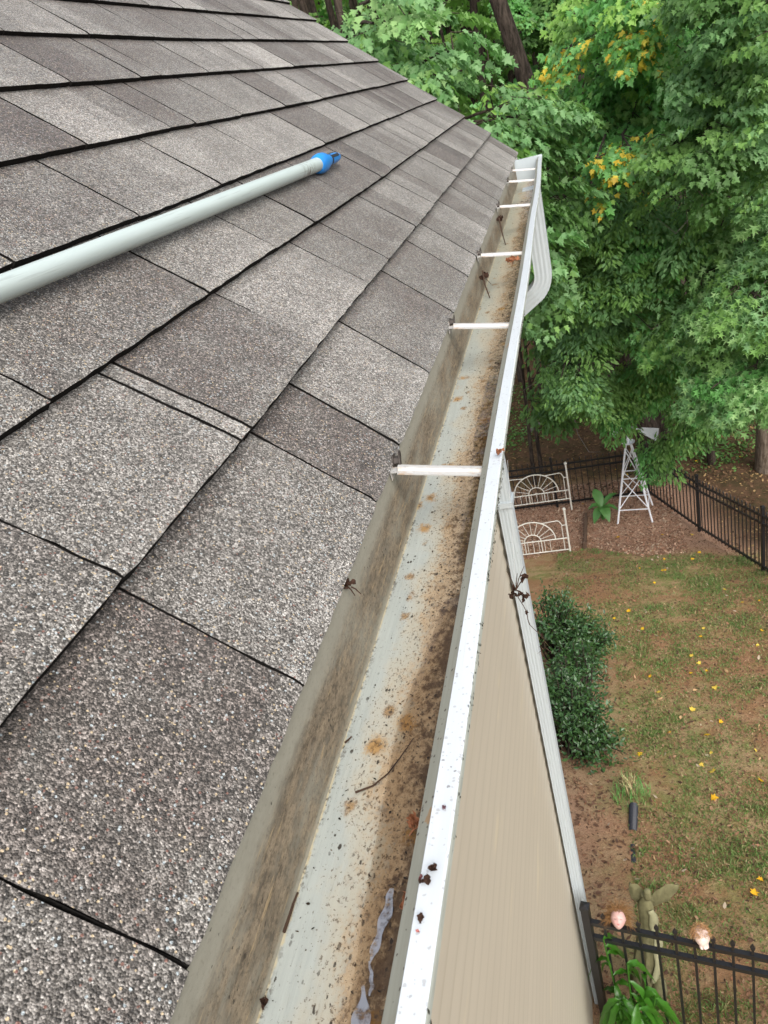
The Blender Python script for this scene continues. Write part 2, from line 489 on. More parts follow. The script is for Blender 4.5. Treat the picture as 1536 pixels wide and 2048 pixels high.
def mat_white():
    t = NT('white_aluminium'); p = t.pos()
    st = t.noise(t.pos((30, 30, 2)), 1.5, 4, 0.6)
    base = t.mix(st, (0.36, 0.405, 0.428), (0.405, 0.45, 0.468))
    d = t.smooth(t.noise(p, 14, 5, 0.65), 0.56, 0.76)
    base = t.mix(t.math('MULTIPLY', d, 0.08), base, (0.36, 0.36, 0.34))
    sp = speck_mask(t, p, 45, 0.07, 0.12)
    base = t.mix(t.math('MULTIPLY', sp, 0.8), base, (0.12, 0.12, 0.11))
    return t.done(t.bsdf(base, 0.4, 0.45))
M['white_metal'] = mat_white()
M['fascia'] = simple('fascia_paint', (0.62, 0.62, 0.60), 0.5, 0.1, 12)
M['pole'] = None
def mat_pole():
    t = NT('grey_fibreglass_pole'); p = t.pos(); x = t.xyz(p)
    nz = t.noise(t.pos((6, 60, 60)), 1.4, 4, 0.6)
    base = t.mix(nz, (0.36, 0.425, 0.41), (0.46, 0.525, 0.505))
    sc = t.smooth(t.noise(t.pos((5, 180, 180)), 1.2, 4, 0.65), 0.58, 0.66)
    base = t.mix(t.math('MULTIPLY', sc, 0.35), base, (0.22, 0.24, 0.23))
    sp = speck_mask(t, t.pos((1, 1, 1)), 75, 0.05, 0.18)
    base = t.mix(t.math('MULTIPLY', sp, 0.8), base, (0.08, 0.06, 0.05))
    # scuffs near the tip (local x is the pole's axis)
    tip = t.math('MULTIPLY', t.smooth(x[0], -0.17, -0.12), t.math('SUBTRACT', 1.0, t.smooth(x[0], -0.09, -0.07)))
    scf = t.math('MULTIPLY', tip, t.smooth(t.noise(t.pos((260, 60, 60)), 1.0, 3, 0.6), 0.53, 0.58))
    base = t.mix(scf, base, (0.10, 0.075, 0.06))
    return t.done(t.bsdf(base, 0.38, 0.5))
M['pole'] = mat_pole()
M['blue'] = simple('blue_plastic', (0.012, 0.21, 0.62), 0.35, 0.12, 60, 0.5)
M['black_slot'] = simple('black_plastic', (0.012, 0.012, 0.014), 0.6, 0.2, 50)
M['iron'] = simple('black_fence_coating', (0.010, 0.010, 0.011), 0.38, 0.4, 40, 0.5)
M['bed'] = simple('chalky_white_iron', (0.62, 0.60, 0.53), 0.6, 0.22, 18, 0.4)
M['windmill'] = simple('galvanised_white_steel', (0.88, 0.89, 0.92), 0.4, 0.12, 14, 0.5)
M['drain'] = simple('black_corrugated_plastic', (0.020, 0.022, 0.030), 0.5, 0.3, 20, 0.5)
M['timber'] = simple('weathered_timber', (0.10, 0.065, 0.045), 0.85, 0.35, 14, 0.2, stretch=(8, 1, 8), bump=0.2)
M['statue'] = simple('mossy_concrete', (0.165, 0.155, 0.082), 0.9, 0.6, 16, 0.15, bump=0.8)
M['twig'] = simple('dry_twig', (0.055, 0.033, 0.022), 0.8, 0.4, 120, 0.2)
M['deadleaf'] = simple('dead_leaf_brown', (0.040, 0.020, 0.013), 0.8, 0.8, 400, 0.2)
M['rustleaf'] = simple('rust_red_leaf', (0.24, 0.095, 0.045), 0.65, 0.35, 120, 0.3)
M['bluecup'] = simple('navy_plastic', (0.01, 0.016, 0.06), 0.4, 0.2, 30, 0.5)

def mat_bark(name, a, b, sc=6):
    t = NT(name); p = t.pos((1, 1, 0.22))
    n1 = t.noise(p, sc * 3.0, 6, 0.7, 0.6)
    base = t.mix(t.smooth(n1, 0.35, 0.65), a, b)
    return t.done(t.bsdf(base, 0.9, 0.15, 0, t.bump(n1, 0.7, 0.03)))
M['bark'] = mat_bark('bark_dark', (0.018, 0.014, 0.011), (0.075, 0.058, 0.046))
M['bark_light'] = mat_bark('bark_greybrown', (0.10, 0.075, 0.055), (0.26, 0.21, 0.165), 5)

def mat_leaf(name, rough=0.5, trans=0.42, spec=0.35):
    t = NT(name)
    at = t.n('Attribute', attribute_name='Col')
    nz = t.noise(t.pos(), 60, 3, 0.6)
    c = t.mix(t.math('MULTIPLY', nz, 0.35), at.outputs['Color'], t.mix(1.0, at.outputs['Color'], (0.45, 0.5, 0.45), 'MULTIPLY'))
    p = t.n('BsdfPrincipled'); t.l(c, p.inputs['Base Color'])
    p.inputs['Roughness'].default_value = rough; p.inputs['Specular IOR Level'].default_value = spec
    tr = t.n('BsdfTranslucent')
    t.l(t.mix(1.0, c, (1.05, 1.25, .80), 'MULTIPLY'), tr.inputs[0])
    mx = t.n('MixShader'); mx.inputs[0].default_value = trans
    t.l(p.outputs[0], mx.inputs[1]); t.l(tr.outputs[0], mx.inputs[2])
    return t.done(mx.outputs[0])
M['leaf'] = mat_leaf('foliage')
M['leaf_gloss'] = mat_leaf('glossy_foliage', 0.28, 0.15, 0.5)
M['litter'] = mat_leaf('dry_leaf_litter', 0.75, 0.12, 0.2)
M['grass'] = mat_leaf('grass_blades', 0.6, 0.25, 0.25)

# ------------------------------------------------------------------ ground
def gz(x, y):
    x = np.asarray(x, float); y = np.asarray(y, float)
    z = -0.26 * np.clip(y - 3.2, 0, 10.57)
    z = z + np.where(y > 24, 0.36 * (y - 24), 0)
    z = z + 0.04 * (fbm(x, y, 0.7) - 0.5) + 0.25 * (fbm(x + 31, y, 0.18) - 0.5) * np.clip((y - 17) / 6, 0, 1)
    return z
def g1(x, y): return float(gz(x, y))

def bed_mask(x, y):
    """mulch bed round the bedstead and the windmill (1 inside)"""
    n = (fbm(x + 5, y, 1.1) - 0.5) * 0.9
    return (y + n > 13.65 - 0.42 * np.maximum(x + 0.5, 0)) & (y < 16.6)

def mat_ground():
    t = NT('lawn_soil_and_litter'); p = t.pos()
    at = t.n('Attribute', attribute_name='Col'); w = t.xyz(at.outputs['Color'])   # lawn, mulch, woodland weights
    n1 = t.noise(p, 2.4, 6, 0.65); n2 = t.noise(p, 7.0, 5, 0.65); n3 = t.noise(p, 42.0, 4, 0.7); n4 = t.noise(p, 130.0, 3, 0.7)
    thatch = t.mix(n3, (0.31, 0.215, 0.105), (0.47, 0.345, 0.185))
    soil = t.mix(n3, (0.27, 0.125, 0.065), (0.43, 0.215, 0.125))
    green = t.mix(n3, (0.155, 0.185, 0.05), (0.27, 0.29, 0.10))
    dk = (0.050, 0.032, 0.022)
    gm = t.smooth(t.math('ADD', t.math('MULTIPLY', n1, 0.6), t.math('MULTIPLY', n2, 0.45)), 0.46, 0.62)
    sm = t.smooth(t.math('ADD', t.math('MULTIPLY', t.noise(t.pos((1, 1, 1)), 0.75, 4, 0.6), 0.7), t.math('MULTIPLY', n2, 0.4)), 0.46, 0.64)
    lawn = t.mix(gm, thatch, green)
    lawn = t.mix(t.math('MULTIPLY', sm, 0.8), lawn, soil)
    lawn = t.mix(t.math('MULTIPLY', t.smooth(n4, 0.54, 0.66), 0.8), lawn, dk)
    lawn = t.mix(t.math('MULTIPLY', t.smooth(t.noise(p, 90, 3, 0.6), 0.60, 0.68), 0.6), lawn, (0.36, 0.27, 0.17))
    mulch = t.mix(n3, (0.30, 0.165, 0.105), (0.55, 0.36, 0.25))
    mulch = t.mix(t.math('MULTIPLY', t.smooth(n4, 0.50, 0.62), 0.7), mulch, (0.06, 0.033, 0.022))
    wood = t.mix(n3, (0.06, 0.036, 0.022), (0.18, 0.105, 0.06))
    wood = t.mix(t.math('MULTIPLY', gm, 0.5), wood, (0.03, 0.042, 0.014))
    c = t.mix(w[1], lawn, mulch); c = t.mix(w[2], c, wood)
    h = t.math('ADD', n3, t.math('MULTIPLY', n4, 0.5))
    return t.done(t.bsdf(c, 0.92, 0.12, 0, t.bump(h, 0.8, 0.03)))
M['ground'] = mat_ground()

def build_ground():
    xs = np.unique(np.concatenate([np.arange(-120, -6, 6.0), np.arange(-6, 8, 0.2), np.arange(8, 121, 6.0)]))
    ys = np.unique(np.concatenate([np.arange(-80, 0, 6.0), np.arange(0, 26, 0.2), np.arange(26, 60, 1.5), np.arange(60, 180, 8.0)]))
    X, Y = np.meshgrid(xs, ys)
    Z = gz(X, Y)
    Z = np.where(Y > 75, gz(X, np.full_like(Y, 75)) , Z)
    V = np.stack([X.ravel(), Y.ravel(), Z.ravel()], 1)
    nx, ny = len(xs), len(ys)
    i = (np.arange(ny-1)[:, None] * nx + np.arange(nx-1)[None, :]).ravel()
    F = np.stack([i, i+1, i+1+nx, i+nx], 1)
    x, y = V[:, 0], V[:, 1]
    n = fbm(x, y, 1.3) - 0.5
    mul = np.clip((y + n*0.8 - (13.65 - 0.42*np.maximum(x+0.5, 0))) / 0.3, 0, 1) * (y < 16.7)
    side = x - (2.33 + (11.8 - y) * 0.285)            # outside the side fence
    wd = np.clip(np.maximum(y - 16.2, (side - 0.1) * 1.2) + n * 0.8, 0, 1)
    wd = np.maximum(wd, np.clip((np.abs(x) - 12) / 4, 0, 1))
    # bare litter strip along the house and under the shrubs
    st = np.clip(1.0 - np.abs(x + 0.9 + 0.2*n) / 0.9, 0, 1) * np.clip((9.6 - y) / 1.5, 0, 1)
    mul = np.maximum(mul, st * 0.75)
    C = np.stack([1 - mul, mul, wd], 1)
    o = mesh_np('ground', V, F, M['ground'], colors=C, smooth=True)
    tag(o, kind='structure')
build_ground()

# ------------------------------------------------------------------ house
PITCH = math.radians(42.8)
E0 = Vector((-0.233, 0, Z0))               # top of the eave edge of the starter course
SUP = Vector((-math.cos(PITCH), 0, math.sin(PITCH)))
NRM = Vector((math.sin(PITCH), 0, math.cos(PITCH)))
RAKE = 3.93
YN = -1.6                                   # near end of the roof, behind the camera
house = empty('house', (-0.55, 3.75, g1(-0.55, 3.75)),
              'two storey house with grey shingle roof, beige siding and a dirty white gutter', 'house')
HL = house.location.copy()
house.location = (0, 0, 0)

COURSE_S = {1: [(0.267, .152), (.656, .149), (.926, .1505), (1.965, .1494), (3.893, .1505)],
            2: [(.478, .297), (.905, .2945), (1.263, .2926), (1.832, .2870), (3.935, .2922)],
            3: [(.696, .4434), (1.025, .4401), (1.95, .4388), (3.889, .44)],
            4: [(.914, .5897), (1.402, .5898), (2.017, .5850), (3.996, .5942)],
            5: [(1.133, .7364), (2.471, .7432), (3.907, .7471)],
            6: [(1.362, .8890), (2.038, .8835), (3.92, .9035)],
            7: [(1.838, 1.0307), (2.458, 1.0402), (3.974, 1.0690)]}
def course_s(i, y):
    if i == 0: return 0.0
    if i in COURSE_S:
        a = COURSE_S[i]; return float(np.interp(y, [q[0] for q in a], [q[1] for q in a]))
    return 1.055 + (i - 7) * 0.1485
SLOTS = {0: [.02, .196, .406, .681, .819, 1.065, 1.372, 1.634, 1.821, 2.134, 2.39, 2.584, 2.8, 3.078],
         1: [.14, .403, .634, .664, .926, 1.242, 1.418], 2: [.26, .547, .895, 1.158, 1.37, 1.647],
         3: [.42, .72, .994, 1.283, 1.576, 1.95], 4: [.6, .85, 1.117, 1.402, 1.511, 1.755, 2.062],
         5: [.8, 1.06, 1.325, 1.578, 1.668, 1.924, 2.141], 6: [1.1, 1.37, 1.643, 1.932, 2.158, 2.53]}

# tabs whose shade the photo shows plainly (course, start of tab)
TONES = {(0, .02): .42, (0, .196): .40, (0, .406): .55, (0, .681): .36, (0, .819): .58, (0, 1.065): .46, (0, 1.372): .56,
         (1, .14): .48, (1, .403): .60, (1, .634): .62, (1, .664): .42, (1, .926): .60, (1, 1.242): .50,
         (2, .26): .50, (2, .547): .45, (2, .895): .57, (2, 1.158): .52, (2, 1.37): .44, (3, .42): .56, (3, .72): .54, (3, .994): .56, (3, 1.283): .60}
def build_roof():
    rng = random.Random(11)
    V, F, MI, TC = [], [], [], []
    NC = 24
    def quad(a, b, c, d, mi, tone):
        i = len(V); V.extend([a, b, c, d]); F.append((i, i+1, i+2, i+3)); MI.append(mi); TC.extend([tone]*4)
    for i in range(NC):
        sl = list(SLOTS.get(i, []))
        if not sl: sl = [rng.uniform(0, .3)]
        while sl[0] > YN: sl.insert(0, sl[0] - rng.choice([.17, .21, .25, .28, .31]))
        while sl[-1] < RAKE - 0.12: sl.append(sl[-1] + rng.choice([.14, .18, .22, .26, .29, .31]))
        sl = [q for q in sl if YN < q < RAKE - 0.04]
        sl = [YN] + sl + [RAKE + rng.uniform(-.004, .006)]
        prev = None
        for a, b in zip(sl[:-1], sl[1:]):
            gap = 0.0026 if a < .6 and i < 3 else .0050
            y0, y1 = a + (gap/2 if a > YN else 0), b - (gap/2 if b < RAKE - .02 else 0)
            if y1 - y0 < 0.01: continue
            dS = rng.uniform(-.0012, .0012) if i else 0.0
            lift = rng.uniform(.0, .0014)
            tone = rng.choice([.36, .42, .47, .52, .56, .60, .64]) + rng.uniform(-.03, .03)
            tone = TONES.get((i, round(a, 3)), tone)
            n = max(2, int((y1 - y0) / 0.018))
            # tab may split into two tones across its width (blend bands)
            split = rng.random() < 0.55 and (i, round(a, 3)) not in TONES
            sp = rng.uniform(.3, .7); tone2 = tone + rng.choice([-.17, -.12, .12, .16]) if split else tone
            top = [];
            s_low = [course_s(i, y0 + (y1-y0)*k/n) + dS + rng.uniform(-.0008, .0008) for k in range(n+1)]
            # rounded lower corners
            s_low[0] += .0006; s_low[-1] += .0004
            th = (.0108 if i else .006) + lift + (.0045 if i == 1 and a < .7 else 0) + (.002 if i in (1, 2) else 0)
            cols = [0.0, .05, .12, .22, .34, .46, .58, .70, .83, 1.0]
            jl = [rng.uniform(-.0010, .0010) for _ in cols]; jr = [rng.uniform(-.0010, .0010) for _ in cols]
            for k in range(n):
                ya, yb = y0 + (y1-y0)*k/n, y0 + (y1-y0)*(k+1)/n
                tn = tone if (k + .5)/n < sp else tone2
                for j in range(len(cols)-1):
                    pts = []
                    for (yy, kk, jj) in ((ya, k, j), (yb, k+1, j), (yb, k+1, j+1), (ya, k, j+1)):
                        cj = cols[jj]; yy += jl[jj] if kk == 0 else jr[jj] if kk == n else 0
                        hi = course_s(i+1, yy) + .012
                        s = s_low[kk] * (1-cj) + hi * cj
                        hgt = th * (1 - cj) + 0.0008 * cj - (0.0012 if cj == 0 else 0)
                        p = E0 + SUP*s + NRM*(hgt - (0.006)); pts.append((p.x, yy, p.z))
                    tj = tn + (0.07 if j < 2 else (-0.08 if j == len(cols)-2 else 0.0))
                    quad(*pts, 0, (tj, rng.random(), 0))
                # butt edge, ragged, two layers
                sa, sb = s_low[k], s_low[k+1]
                p0 = E0 + SUP*sa + NRM*(th - .0072); p1 = E0 + SUP*sb + NRM*(th - .0072)
                q0 = E0 + SUP*(sa + .002) + NRM*(-.012 if i else -.010); q1 = E0 + SUP*(sb+.002) + NRM*(-.012 if i else -.010)
                quad((q0.x, ya, q0.z), (q1.x, yb, q1.z), (p1.x, yb, p1.z), (p0.x, ya, p0.z), 1, (0, 0, 0))
            # slot walls
            for yy, kk in ((y0, 0), (y1, n)):
                hi = course_s(i+1, yy) + .012
                p0 = E0 + SUP*s_low[kk] + NRM*(th - .0072); p1 = E0 + SUP*hi + NRM*(-.0052)
                q0 = E0 + SUP*s_low[kk] + NRM*-.014; q1 = E0 + SUP*hi + NRM*-.014
                quad((q0.x, yy, q0.z), (q1.x, yy, q1.z), (p1.x, yy, p1.z), (p0.x, yy, p0.z), 1, (0, 0, 0))
    # underlay beneath the tabs
    top_s = course_s(NC, 1)
    a, b = E0 + SUP*0.004 - NRM*.0105, E0 + SUP*top_s - NRM*.0105
    quad((a.x, YN, a.z), (a.x, RAKE-.004, a.z), (b.x, RAKE-.004, b.z), (b.x, YN, b.z), 2, (0, 0, 0))
    c, d = a - NRM*.02, b - NRM*.02
    quad((c.x, YN, c.z), (d.x, YN, d.z), (d.x, RAKE-.004, d.z), (c.x, RAKE-.004, c.z), 2, (0, 0, 0))
    quad((a.x, RAKE-.004, a.z), (c.x, RAKE-.004, c.z), (d.x, RAKE-.004, d.z), (b.x, RAKE-.004, b.z), 1, (0, 0, 0))
    quad((a.x, YN, a.z), (a.x, RAKE-.004, a.z), (c.x, RAKE-.004, c.z), (c.x, YN, c.z), 1, (0, 0, 0))
    # far slope down to the other eave
    rx = b.x; far = rx - (b.z - (Z0 - .1)) / math.tan(PITCH)
    quad((rx, YN, b.z+.008), (rx, RAKE, b.z+.008), (far, RAKE, Z0 - .1), (far, YN, Z0 - .1), 0, (.5, .5, 0))
    me = bpy.data.meshes.new('roof')
    me.from_pydata(V, [], F)
    for k in ('shingle', 'shingle_edge', 'felt'): me.materials.append(M[k])
    me.polygons.foreach_set('material_index', MI)
    at = me.attributes.new('Col', 'FLOAT_COLOR', 'POINT')
    at.data.foreach_set('color', np.array([(*c, 1.0) for c in TC], dtype=np.float32).ravel())
    me.update()
    o = bpy.data.objects.new('roof', me); link(o, house)
    return rx, b.z, far
RX, RZ, FARX = build_roof()

XW = -0.555                                  # outer face of the wall
YC = 3.74                                    # far corner of the house
def build_walls():
    mb = MB()
    z = Z0 - .13; e = 0.1016
    zb = -1.2
    while z > zb:                            # lapped courses
        mb.add([(XW - .012, YN, z), (XW - .012, YC, z), (XW, YC, z - e), (XW, YN, z - e),
                (XW - .0125, YC, z - e), (XW - .0125, YN, z - e)], [(0, 3, 2, 1), (3, 5, 4, 2)])
        z -= e
    # gable end, near end and back
    fx = FARX + .3
    mb.add([(XW-.013, YC, zb), (XW-.013, YC, Z0-.1), (RX, YC, RZ-.15), (fx, YC, Z0-.1), (fx, YC, zb)], [(0, 1, 2, 3, 4)])
    mb.add([(fx, YC, zb), (fx, YC, Z0-.1), (fx, YN, Z0-.1), (fx, YN, zb)], [(0, 1, 2, 3)])
    mb.add([(XW-.013, YN, zb), (XW-.013, YN, Z0-.1), (RX, YN, RZ-.15), (fx, YN, Z0-.1), (fx, YN, zb)], [(0, 1, 2, 3, 4)])
    mb.build('siding', M['siding'], house, fix=False)
    mb = MB()
    mb.box((XW - .002, YC - .09, zb), (XW + .018, YC + .018, Z0 - .14))
    mb.build('corner_board', M['fascia'], house, bevel=.002)
    mb = MB()
    mb.box((-0.262, YN, Z0 - .15), (-0.2385, RAKE - .05, Z0 - .012))
    mb.build('fascia', M['fascia'], house)
    mb = MB()
    mb.box((XW - .01, YN, Z0 - .148), (-0.264, YC, Z0 - .135))
    mb.build('soffit', M['fascia'], house)
build_walls()

GY0, GY1 = YN, 3.62
def gdx(y):                                  # the front of the gutter leans in a little towards its far end
    return -0.013 * max(0, (y - 1.9) / 1.72) ** 2 + 0.0012 * math.sin(y * 5.1)
def build_gutter():
    # profile (x, z rel Z0, front weight, slot of the strip that follows)
    P = [(-.2375, -.004, 0, 3), (-.2370, -.040, 0, 3), (-.2345, -.086, 0, 3), (-.2335, -.0885, 0, 4), (-.195, -.089, .2, 4), (-.1500, -.0885, .7, 4),
         (-.1455, -.0845, .8, 2), (-.134, -.060, 1, 2), (-.1225, -.040, 1, 2), (-.1218, -.018, 1, 2)]
    Q = [(-.1215, -.0105, 1), (-.1300, -.0122, 1), (-.1308, -.0104, 1), (-.1216, -.0022, 1), (-.1208, -.0004, 1), (-.1085, 0, 1),
         (-.1072, -.0012, 1), (-.1068, -.0035, 1), (-.1068, -.0080, 1), (-.1090, -.0105, 1), (-.1135, -.030, 1), (-.121, -.050, 1), (-.130, -.066, 1), (-.1425, -.087, .8), (-.146, -.091, .7), (-.236, -.091, 0)]
    slotsQ = [2, 2, 1, 0, 0, 0, 5, 5, 5, 5, 5, 5, 5, 5, 5]
    ys = list(np.arange(GY0, GY1, .03)) + [GY1]
    pts = [(p[0], p[1], p[2]) for p in P] + Q
    sl = [p[3] for p in P[:-1]] + [2] + slotsQ
    mb = MB(); n = len(pts); vs = []
    for y in ys:
        sag = -.0012 * math.sin(y * 2.3)
        for (x, z, w) in pts: vs.append((x + gdx(y) * w, y, Z0 + z + sag * w))
    fs, ms = [], []
    for i in range(len(ys)-1):
        for k in range(n-1):
            fs.append((i*n+k, i*n+k+1, (i+1)*n+k+1, (i+1)*n+k)); ms.append(sl[k])
    mb.v = vs; mb.f = fs; mb.m = ms
    return mb.build('gutter', [M['lip'], M['flange'], M['gutter_face'], M['back'], M['floor'], M['gutter_face']], house, fix=False)
gutter = build_gutter()
gutter['label'] = 'dirty white gutter with brown sediment and rust spots on its floor'

# end cap
mb = MB()
yc = GY1 - .001; d = gdx(GY1)
prof = [(-.2378, .002), (-.2372, -.091), (-.149 + d, -.0912), (-.134 + d, -.066), (-.120 + d, -.050), (-.1128 + d, -.030), (-.1062 + d, -.008), (-.1066 + d, .0025)]
mb.add([(x, yc - .0015, Z0 + z) for x, z in prof] + [(x, yc + .004, Z0 + z) for x, z in prof],
       [tuple(range(8)), tuple(reversed(range(8, 16)))] + [(i, (i+1) % 8, (i+1) % 8 + 8, i + 8) for i in range(8)])
mb.build('end_cap', M['white_metal'], gutter)

def hanger_mesh():
    mb = MB()
    x0, x1 = -.226, -.1225
    zt = -.0215
    # ribbed strap: raised rounded rib between two flanges
    prof = [(-.013, .0), (-.0065, .001), (-.0045, .0045), (0, .006), (.0045, .0045), (.0065, .001), (.013, 0), (.013, -.0016), (-.013, -.0016)]
    n = len(prof); vs = []
    xs = [x0, x0 + .002, -.18, x1 - .012, x1]
    for i, x in enumerate(xs):
        for (a, b) in prof: vs.append((x, a*.86, zt + b*.9 + (x1 - x)*.165))
    fs = [(i*n+k, i*n+(k+1) % n, (i+1)*n+(k+1) % n, (i+1)*n+k) for i in range(len(xs)-1) for k in range(n)]
    fs += [tuple(reversed(range(n))), tuple(range((len(xs)-1)*n, len(xs)*n))]
    mb.add(vs, fs, 0)
    # back clip, bent up against the wall of the gutter
    zt += .0165
    mb.box((-.2355, -.006, zt - .010), (-.2345, .014, zt + .006), 0)
    mb.box((-.2345, -.006, zt - .001), (x0, .007, zt + .0005), 0)
    return mb
def screw_mesh():
    mb = MB()
    zt = -.0075
    mb.tube([(-.2335, .016, zt + .006), (-.2265, .016, zt + .006)], .0062, 6)
    mb.tube([(-.2345, .016, zt + .006), (-.2330, .016, zt + .006)], .0085, 12)
    # curled wire clip beside the screw
    pts = [(-.2285 + .004 * math.sin(a * .5), .016 + .0115 * math.cos(a) - .004 * (a / 6), zt + .006 + .0115 * math.sin(a)) for a in np.linspace(-.6, 4.2, 14)]
    mb.tube(pts, .0011, 6)
    return mb
h0 = s0 = None
for i, (y, tilt) in enumerate([(.764, 0.0), (1.296, -.02), (1.86, .085), (2.52, .12), (3.05, .13), (3.36, .13), (-.1, 0), (-.75, 0)]):
    if h0 is None:
        h = hanger_mesh().build('hanger', M['hanger'], gutter, smooth=True)
        s = screw_mesh().build('screw', M['screw'], h, smooth=True)
        h0, s0 = h, s
    else:
        h = h0.copy(); link(h, gutter)
        s = s0.copy(); link(s, h)
    h.location = (gdx(y) * .5, y, Z0)
    h.rotation_euler = (0, 0, tilt)

def ds_prof():
    """76 x 102 mm rectangular pipe with lengthwise flutes; a across (wall side negative), b along the gutter"""
    hx, hy = .035, .044
    pts = []
    def side(p, q, n, nrm):
        for k in range(n):
            t0 = k / n
            x = p[0] + (q[0]-p[0]) * t0; y = p[1] + (q[1]-p[1]) * t0
            off = 0 if k % 4 in (0, 1) else -.0018
            if k == 0: off = -.001
            pts.append((x + nrm[0]*off, y + nrm[1]*off))
    side((-hx, -hy), (hx, -hy), 16, (0, -1))
    side((hx, -hy), (hx, hy), 16, (1, 0))
    side((hx, hy), (-hx, hy), 16, (0, 1))
    side((-hx, hy), (-hx, -hy), 16, (-1, 0))
    return pts
def build_downspout():
    YD = 3.37
    zg = g1(XW + .05, YD) + .01
    ds = empty('downspout', (0, 0, 0)); ds.parent = house
    pr = ds_prof()
    # straight drop from the outlet
    mb = MB(); mb.sweep(pr, [(-.170, YD, Z0 - .085), (-.170, YD, Z0 - .43)])
    mb.build('outlet_pipe', M['white_metal'], ds, smooth=True)
    def elbow(x0, z0, a0, a1, rad, side):
        """arc in the XZ plane; returns path and ribbed scales. side=-1 bends towards the wall"""
        path, sc = [], []
        N = 26
        for k in range(N+1):
            t = k / N; a = a0 + (a1 - a0) * t
            path.append((x0 + side * rad * (1 - math.cos(a)) if side < 0 else x0 + rad * (1 - math.cos(a)), YD, z0 - rad * math.sin(a)))
            sc.append(1.04 if k % 2 else .955)
        return path, sc
    # bends 55 degrees towards the wall, runs under the eave, bends back upright
    ang = math.radians(56); rad = .105
    x0, z0 = -.170, Z0 - .42
    p1, s1 = [], []
    for k in range(17):
        a = ang * k / 16
        p1.append((x0 - rad * (1 - math.cos(a)), YD, z0 - rad * math.sin(a))); s1.append(1.025 if k % 2 == 1 else .995)
    ex, _, ez = p1[-1]
    xw = XW + .048
    turn = rad * (1 - math.cos(ang)); dx = (ex - xw) - turn
    L = dx / math.sin(ang)
    fx, fz = ex - math.sin(ang) * L, ez - math.cos(ang) * L
    mb = MB(); mb.sweep(pr, p1 + [(fx, YD, fz)], s1 + [.97])
    mb.build('elbow', M['white_metal'], ds, smooth=True)
    p2, s2 = [], []
    for k in range(17):
        a = ang * (1 - k / 16)
        p2.append((xw + rad * (1 - math.cos(a)), YD, fz - (rad * math.sin(ang) - rad * math.sin(a)))); s2.append(1.025 if k % 2 == 1 else .995)
    mb = MB(); mb.sweep(pr, p2, s2)
    mb.build('elbow', M['white_metal'], ds, smooth=True)
    mb = MB(); mb.sweep(pr, [(xw, YD, p2[-1][2] + .02), (xw, YD, zg)], [.985, .985])
    mb.build('wall_pipe', M['white_metal'], ds, smooth=True)
    for z in (4.33,):
        mb = MB(); mb.box((XW, YD - .056, z), (XW + .091, YD + .056, z + .028))
        mb.build('strap', M['white_metal'], ds)
build_downspout()

# shallow rainwater lying along the front of the gutter floor
def mat_water():
    t = NT('rain_water_and_glint')
    p = t.pos()
    nz = t.noise(t.pos((30, 14, 1)), 1.6, 3, 0.5)
    nb = t.bump(nz, 0.5, 0.004)
    fr = t.n('Fresnel'); fr.inputs['IOR'].default_value = 1.35; t.l(nb, fr.inputs['Normal'])
    tr = t.n('BsdfTransparent'); tr.inputs[0].default_value = (.90, .86, .80, 1)
    gl = t.n('BsdfGlossy'); gl.inputs['Roughness'].default_value = 0.03; t.l(nb, gl.inputs['Normal'])
    mx = t.n('MixShader'); t.l(fr.outputs[0], mx.inputs[0]); t.l(tr.outputs[0], mx.inputs[1]); t.l(gl.outputs[0], mx.inputs[2])
    return t.done(mx.outputs[0])
M['water'] = mat_water()
def build_water():
    ys = np.arange(-.4, 1.25, .008)
    V, F = [], []
    z = GB + .0052
    for i, y in enumerate(ys):
        edge = -.176 + .016 * math.sin(y * 9 + 1) * .5 + .012 * (float(fbm(y, 3.3, 9.0)) - .5) + .010 * max(0, y - .5)
        if .62 < y < .68: edge += .02
        V += [(edge, y, z), (-.1465 + gdx(y), y, z)]
    V = np.array(V); n = len(ys)
    F = np.array([(2*i, 2*i+1, 2*i+3, 2*i+2) for i in range(n-1)])
    o = mesh_np('rain_water_and_glint', V, F, M['water'])
    tag(o, kind='structure')
build_water()
